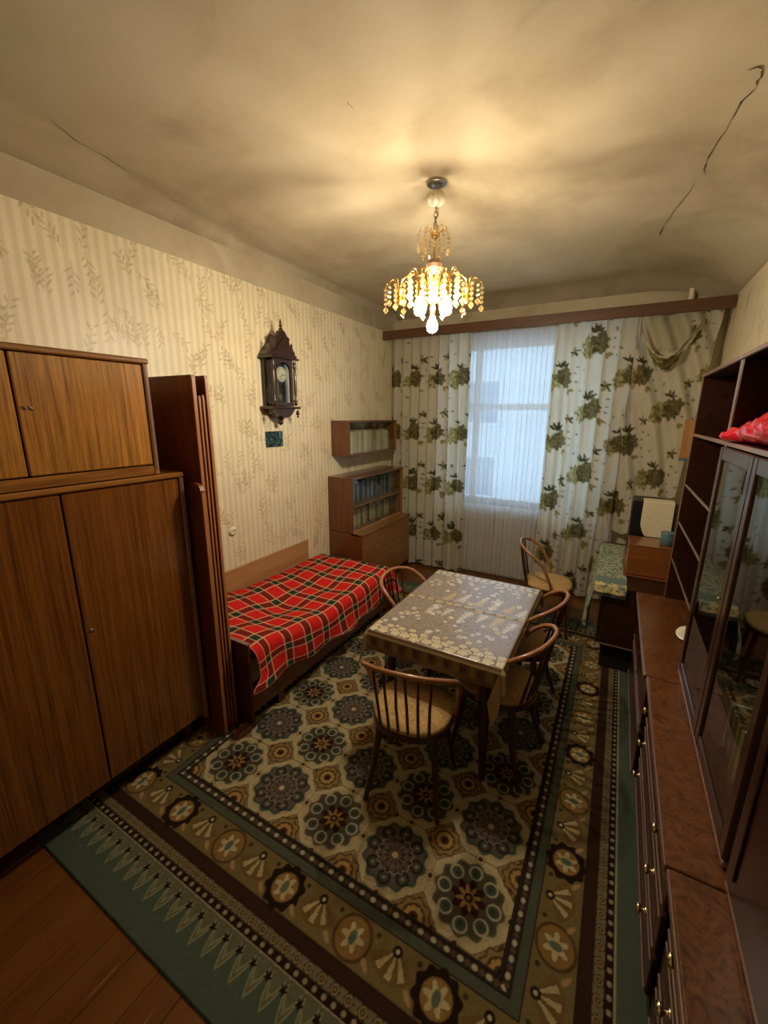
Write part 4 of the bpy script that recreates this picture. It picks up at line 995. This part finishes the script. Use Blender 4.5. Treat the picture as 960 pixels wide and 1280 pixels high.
# ------------------------------------------------------------------ wall unit on the right
UX0, UX1 = .40, .683; UZ1, NZ = 2.147, 1.80
def lower_unit(label, y0, y1, xf, kind, zc, knobs):
    t = thing('base_cabinet', label, 'cabinet', (.47, (y0+y1)/2, 0), 'lower cabinets of the wall unit')
    B('counter', M['counter'], t, xf, UX1, y0, y1, .678, .70, b=.003)
    B('counter_lip', M['mould'], t, xf-.006, xf+.0, y0+.001, y1-.001, .672, .698, b=.002)
    fx = xf+.038
    B('side_panel', M['mahog_d'], t, fx, UX1, y0+.002, y0+.022, .06, .678)
    B('side_panel', M['mahog_d'], t, fx, UX1, y1-.022, y1-.002, .06, .678)
    B('back_panel', M['mahog_d'], t, UX1-.008, UX1, y0+.022, y1-.022, .06, .678)
    B('plinth', M['mahog_d'], t, fx+.03, UX1-.01, y0+.01, y1-.01, 0, .06)
    B('bottom_panel', M['mahog_d'], t, fx+.005, UX1-.01, y0+.022, y1-.022, .06, .078)
    def front(name, a, b, z0, z1):
        d = B(name, M['mahog'], t, fx-.016, fx+.002, a, b, z0, z1, b=.004)
        B('moulding', M['mould'], d, fx-.023, fx-.016, a+.004, b-.004, z0+.012, z0+.022, b=.003)
        B('moulding', M['mould'], d, fx-.022, fx-.016, a+.004, b-.004, z1-.022, z1-.014, b=.003)
        return d
    if kind == 'drawers':
        for c in zc:
            d = front('drawer', y0+.045, y1-.03, c-.08, c+.08)
            for ky in knobs:
                MB().lathe([(.013, 0), (.014, -.003), (.006, -.006), (.006, -.014), (.015, -.019), (.017, -.026), (.010, -.031)], (fx-.016, ky, c+.02), 14, axis='x').build('knob', M['brass'], d)
    else:
        ymid = (y0+y1)/2
        for a, b in ((y0+.045, ymid-.003), (ymid+.003, y1-.03)):
            for (za, zb) in ((.09, .36), (.375, .645)): front('door', a, b, za, zb)
    return t
lower_unit('far lower cabinet of the dark wall unit, next to the desk, with panelled doors', 2.112, 3.205, .243, 'doors', (), ())
lower_unit('middle lower cabinet of the dark wall unit, with three drawers under the glass doors', 1.142, 2.108, .256, 'drawers', (.565, .39, .215), (1.37, 2.0))
lower_unit('nearest lower cabinet of the dark wall unit, with drawers, at the photo edge', .12, 1.138, .262, 'drawers', (.60, .43, .25), (.30, .965))
def upper_shell(label, name, y0, y1, niche=True):
    t = thing(name, label, 'cabinet', (.55, (y0+y1)/2, .701), 'upper cabinets of the wall unit')
    for (a, b) in ((y0, y0+.018), (y1-.018, y1)):
        B('side_panel', M['mahog'], t, UX0, UX1, a, b, .701, UZ1-.02)
        B('edge_strip', M['mould'], t, UX0-.003, UX0, a+.002, b-.002, .703, UZ1-.022, b=.001)
    B('top_panel', M['mahog_d'], t, UX0-.004, UX1, y0, y1, UZ1-.02, UZ1, b=.003)
    B('edge_strip', M['mould'], t, UX0-.008, UX0-.004, y0+.001, y1-.001, UZ1-.018, UZ1-.002, b=.001)
    B('niche_shelf', M['mahog_d'], t, UX0-.004, UX1-.008, y0+.018, y1-.018, NZ-.018, NZ, b=.003)
    B('edge_strip', M['mould'], t, UX0-.008, UX0-.004, y0+.001, y1-.001, NZ-.017, NZ-.001, b=.001)
    B('back_panel', M['mahog_d'], t, UX1-.008, UX1, y0+.018, y1-.018, .701, UZ1-.02)
    return t
us = upper_shell('open shelf unit of the dark wall unit, at its window end', 'open_shelving', 2.245, 3.205)
for z in (.985, 1.24, 1.485):
    s_ = B('shelf', M['mahog_d'], us, UX0+.004, UX1-.008, 2.263, 3.187, z-.016, z)
    B('edge_strip', M['mould'], s_, UX0+.001, UX0+.004, 2.264, 3.186, z-.014, z-.001, b=.001)
B('end_board', M['tan_z'], us, .345, .352, 3.206, 3.232, 1.64, 1.88, b=.002)
B('end_ledge', M['blue'], us, .345, .50, 3.206, 3.26, 1.625, 1.638, b=.002)
B('end_board', M['tan_z'], us, .352, .50, 3.206, 3.228, 1.64, 1.88, b=.002)
ug = upper_shell('glass-doored display unit in the middle of the dark wall unit', 'display_cabinet', 1.185, 2.242)
for (a, b) in ((1.712, 2.222), (1.206, 1.706)):
    d = MB().box(UX0-.020, UX0-.002, a, a+.045, .725, NZ-.022, b=.004).box(UX0-.020, UX0-.002, b-.045, b, .725, NZ-.022, b=.004)
    d.box(UX0-.019, UX0-.003, a+.045, b-.045, .725, .775, b=.004).box(UX0-.019, UX0-.003, a+.045, b-.045, NZ-.075, NZ-.022, b=.004)
    dd = d.build('door_frame', M['mahog'], ug)
    B('door_glass', M['cabglass'], dd, UX0-.013, UX0-.009, a+.044, b-.044, .774, NZ-.074, b=.0006)
    if a > 1.5: MB().lathe([(.004, 0), (.004, -.006), (.007, -.009), (.004, -.012)], (UX0-.02, a+.022, 1.28), 10, axis='x').build('knob', M['brass'], dd)
B('bottom_rail', M['mould'], ug, UX0-.018, UX0+.03, 1.206, 2.222, .702, .722, b=.004)
for z in (1.06, 1.40): B('glass_shelf', M['cabglass'], ug, UX0+.02, UX1-.02, 1.206, 2.222, z, z+.006, b=.001)
ut = upper_shell('nearest tall cupboard of the dark wall unit, at the right edge of the photo', 'tall_cupboard', .12, 1.182)
for (a, b) in ((.655, 1.162), (.142, .649)):
    d = B('door', M['mahog'], ut, UX0-.020, UX0-.002, a, b, .725, NZ-.022, b=.004)
    B('moulding', M['mahog_d'], d, UX0-.026, UX0-.02, a+.05, a+.065, .78, NZ-.08, b=.003); B('moulding', M['mahog_d'], d, UX0-.026, UX0-.02, b-.065, b-.05, .78, NZ-.08, b=.003)
B('bottom_rail', M['mould'], ut, UX0-.018, UX0+.03, .142, 1.162, .702, .722, b=.004)
# things on and in the unit
for i, (yy, h_, c) in enumerate(((1.56, .20, (206, 190, 146)), (1.615, .19, (200, 180, 130)), (1.66, .205, (214, 200, 160)), (1.72, .195, (200, 184, 140)))):
    book(.47, .63, yy, yy+.02, .702+.0, .702+h_, bm_(*c), nth(4-i)+' slim cream book from the window end, behind the wall unit glass', 'slim books in the display cabinet')
cu_ = thing('cream_cup', 'small cream cup on the floor of the display cabinet, near its right end', 'cup', (.50, 1.36, .702))
MB().lathe([(.022, .703), (.026, .706), (.032, .745), (.034, .765), (.031, .765), (.026, .72)], (.50, 1.36, 0), 18).build('body', M['porcelain'], cu_)
MB().tube([(.50+.0, 1.36+.032+.018*math.sin(a), .737-.018*math.cos(a)) for a in np.linspace(.2, 2.9, 9)], .0035, 6).build('handle', M['porcelain'], cu_)
pt = thing('saucer', 'small white saucer with a wire stand on the counter inside the open shelf unit', 'plate', (.47, 2.66, .701))
sa = MB().lathe([(.02, .0), (.045, .003), (.075, .014), (.074, .017), (.04, .007), (.0, .006)], (.47, 2.66, .701), 24).build('dish', M['porcelain'], pt)
sa.scale = (.72, .72, .72); sa.location = (-.01, -.06, .027); sa.rotation_euler = (math.radians(24), math.radians(-12), 0)
MB().tube([(.44, 2.63, .703), (.47, 2.62, .703), (.50, 2.63, .703), (.49, 2.70, .703), (.47, 2.70, .715), (.45, 2.70, .703), (.44, 2.63, .703)], .003, 6).build('wire_stand', M['steel'], pt)
cp = props(MB().tube([(.418, 2.27+.02, .987), (.41, 2.30, 1.012), (.414, 2.325, .992), (.43, 2.345, .99)], [.006, .009, .007, .004], 8).build('metal_clip', M['steel'], origin=(.415, 2.3, .986)), 'small shiny metal clip lying on the lowest open shelf edge', 'clip')
# red plastic bag on the niche shelf
nu, nv = 60, 44
A_, Bt = np.meshgrid(np.linspace(0, 2*np.pi, nu), np.linspace(0, 1, nv))
yb = 2.225-.70*Bt
rad = np.interp(Bt, [0, .03, .15, .24, .32, .45, .8, .97, 1], [.002, .022, .040, .038, .062, .075, .085, .06, .002])
wr = 1+.20*(vnoise(A_*2.2, Bt*16, 2)-.5)+.16*(vnoise(A_*5, Bt*30, 7)-.5)
xb = np.interp(Bt, [0, .12, .3, 1], [.388, .394, .455, .48])+rad*1.1*wr*np.cos(A_)
zb = np.maximum(NZ+.0025, NZ+.002+rad*.72*wr*(1+np.sin(A_))*(1-.12*np.sin(Bt*20)))
bag = props(grid('plastic_bag', np.stack([xb, yb, zb], -1), M['redbag'], origin=(.46, 2.0, NZ)), 'crumpled red plastic bag lying in the open niche at the top of the wall unit', 'bag')

# ------------------------------------------------------------------ chandelier
HX, HY = -.985, 2.28
ld = thing('chandelier', 'gilt chandelier with crystal drops hanging from the ceiling on a chain', 'chandelier', (HX, HY, 3.07))
MB().lathe([(.052, 3.076), (.053, 3.068), (.046, 3.064), (.012, 3.064), (.010, 3.067)], (HX, HY, 0), 24).build('ceiling_plate', M['steel'], ld)
MB().lathe([(.003, 3.065), (.003, 3.024), (.042, 3.024), (.050, 3.010), (.050, 2.998), (.044, 2.984), (.030, 2.972), (.012, 2.966)], (HX, HY, 0), 24).build('canopy_cup', M['porcelain'], ld)
for a in (.6, 2.7, 4.8): MB().ball((HX+.045*math.cos(a), HY+.045*math.sin(a), 3.0), .006, 8).build('screw', M['chain'], ld)
z = 2.962; k = 0
while z > 2.855:
    lp = []
    for a in np.linspace(0, 2*math.pi, 13):
        c, s_ = .0085*math.cos(a), .0165*math.sin(a); lp.append((HX+(c if k % 2 else 0), HY+(0 if k % 2 else c), z-.009+s_))
    MB().tube(lp, .0022, 6).build('chain_link', M['chain'], ld); z -= .0245; k += 1
MB().tube([(HX+.012, HY, 2.96), (HX+.016, HY-.006, 2.92), (HX-.010, HY, 2.89), (HX+.02, HY-.004, 2.87), (HX, HY, 2.84)], .0025, 6).build('wire', M['chain'], ld)
MB().lathe([(.006, 2.85), (.016, 2.842), (.022, 2.832), (.016, 2.82), (.006, 2.812), (.006, 2.70)], (HX, HY, 0), 14).build('upper_hub', M['gold'], ld)
fc = MB(); fc.lathe([(.008, 2.725), (.032, 2.712), (.046, 2.69), (.046, 2.672), (.034, 2.65), (.012, 2.636)], (HX, HY, 0), 10, smooth=False); fc.build('glass_ball', M['ballglass'], ld)
MB().lathe([(.008, 2.64), (.02, 2.63), (.03, 2.60), (.022, 2.585), (.034, 2.565), (.034, 2.545), (.018, 2.53), (.01, 2.50), (.016, 2.485), (.004, 2.47)], (HX, HY, 0), 16).build('lower_hub', M['gold'], ld)
def bead_string(n, r0, last):
    mb = MB(); z = 0
    for i in range(n):
        mb.lathe([(.0005, -r0), (r0*.8, -r0*.55), (r0, 0), (r0*.8, r0*.55), (.0005, r0)], (0, 0, z-r0), 6, smooth=False); z -= r0*2.35
    mb.lathe([(.0005, -last*1.5), (last, -last*.35), (last*.75, last*.3), (.0005, last)], (0, 0, z-last), 7, smooth=False)
    return mb
protos = {}
def string_at(x, y, z, n, r0, last):
    k = (n, r0, last)
    if k not in protos:
        mb = bead_string(n, r0, last); o = mb.build('crystal_string', M['crystal'], None); o.parent = ld; protos[k] = o; first = o
    else:
        first = protos[k].copy(); COL.objects.link(first); first.parent = ld
    first.location = (x-HX, y-HY, z-3.07); first.rotation_euler = (0, 0, random.uniform(0, 3))
for i in range(9):                       # small upper crown
    a = i*2*math.pi/9+.2; c, s_ = math.cos(a), math.sin(a); R_ = .088 if i % 2 else .07
    MB().tube(spline([(HX+.015*c, HY+.015*s_, 2.835), (HX+.045*c, HY+.045*s_, 2.862), (HX+R_*.85*c, HY+R_*.85*s_, 2.862), (HX+R_*c, HY+R_*s_, 2.838)], 4), .0022, 6).build('crown_wire', M['gold'], ld)
    string_at(HX+R_*c, HY+R_*s_, 2.838, 3 if i % 2 else 4, .0085, .013)
to_cam = math.atan2(-HY, -HX)
for i in range(5):
    a = to_cam+math.pi/5+i*2*math.pi/5; c, s_ = math.cos(a), math.sin(a); lit = i in (0, 2, 4); R_ = .115 if lit else .2; far = i == 2; dz_ = -.05 if far else 0
    ex, ey = HX+R_*c, HY+R_*s_
    arm = MB().tube(spline([(HX+.025*c, HY+.025*s_, 2.56), (HX+.06*c, HY+.06*s_, 2.625), (HX+R_*.62*c, HY+R_*.62*s_, 2.658), (HX+R_*.9*c, HY+R_*.9*s_, 2.640), (ex, ey, 2.595+dz_)], 5), .0042, 8).build('arm', M['gold'], ld)
    MB().lathe([(.006, 2.60), (.026, 2.592), (.030, 2.585), (.018, 2.578), (.016, 2.545), (.019, 2.52), (.015, 2.508)], (ex, ey, dz_), 14).build('lamp_holder', M['gold'], arm)
    dzb = -.05 if far else 0
    prof = [(.013, 2.508), (.014, 2.496), (.024, 2.482), (.031, 2.464), (.032, 2.448), (.027, 2.430), (.012, 2.418)]
    prof = [(r_, z_+dzb) for r_, z_ in prof]
    
    bo = MB().lathe(prof, (ex, ey, 0), 14).build('bulb', M['bulb'] if lit else M['clearbulb'], arm)
    bo['label'] = 'glowing round bulb' if lit else 'clear unlit bulb'
    for q in range(7):                   # little sprigs with crystal strings round every lamp holder
        b_ = a+(q-3)*.80; rr = .062+.024*(q == 3); gx, gy = ex+rr*math.cos(b_), ey+rr*math.sin(b_)
        MB().tube(spline([(ex+.012*math.cos(b_), ey+.012*math.sin(b_), 2.59), (ex+rr*.5*math.cos(b_), ey+rr*.5*math.sin(b_), 2.632), (ex+rr*.9*math.cos(b_), ey+rr*.9*math.sin(b_), 2.628), (gx, gy, 2.605)], 4), .002, 6).build('sprig_wire', M['gold'], arm)
        string_at(gx, gy, 2.605, 3+(q % 2), .0105, .0155)
    gx, gy = HX+.095*math.cos(a+.63), HY+.095*math.sin(a+.63)
    MB().tube(spline([(HX+.02*math.cos(a+.63), HY+.02*math.sin(a+.63), 2.57), (HX+.06*math.cos(a+.63), HY+.06*math.sin(a+.63), 2.625), (gx, gy, 2.59)], 5), .0025, 6).build('sprig_wire', M['gold'], ld)
    string_at(gx, gy, 2.59, 5, .0105, .0155)
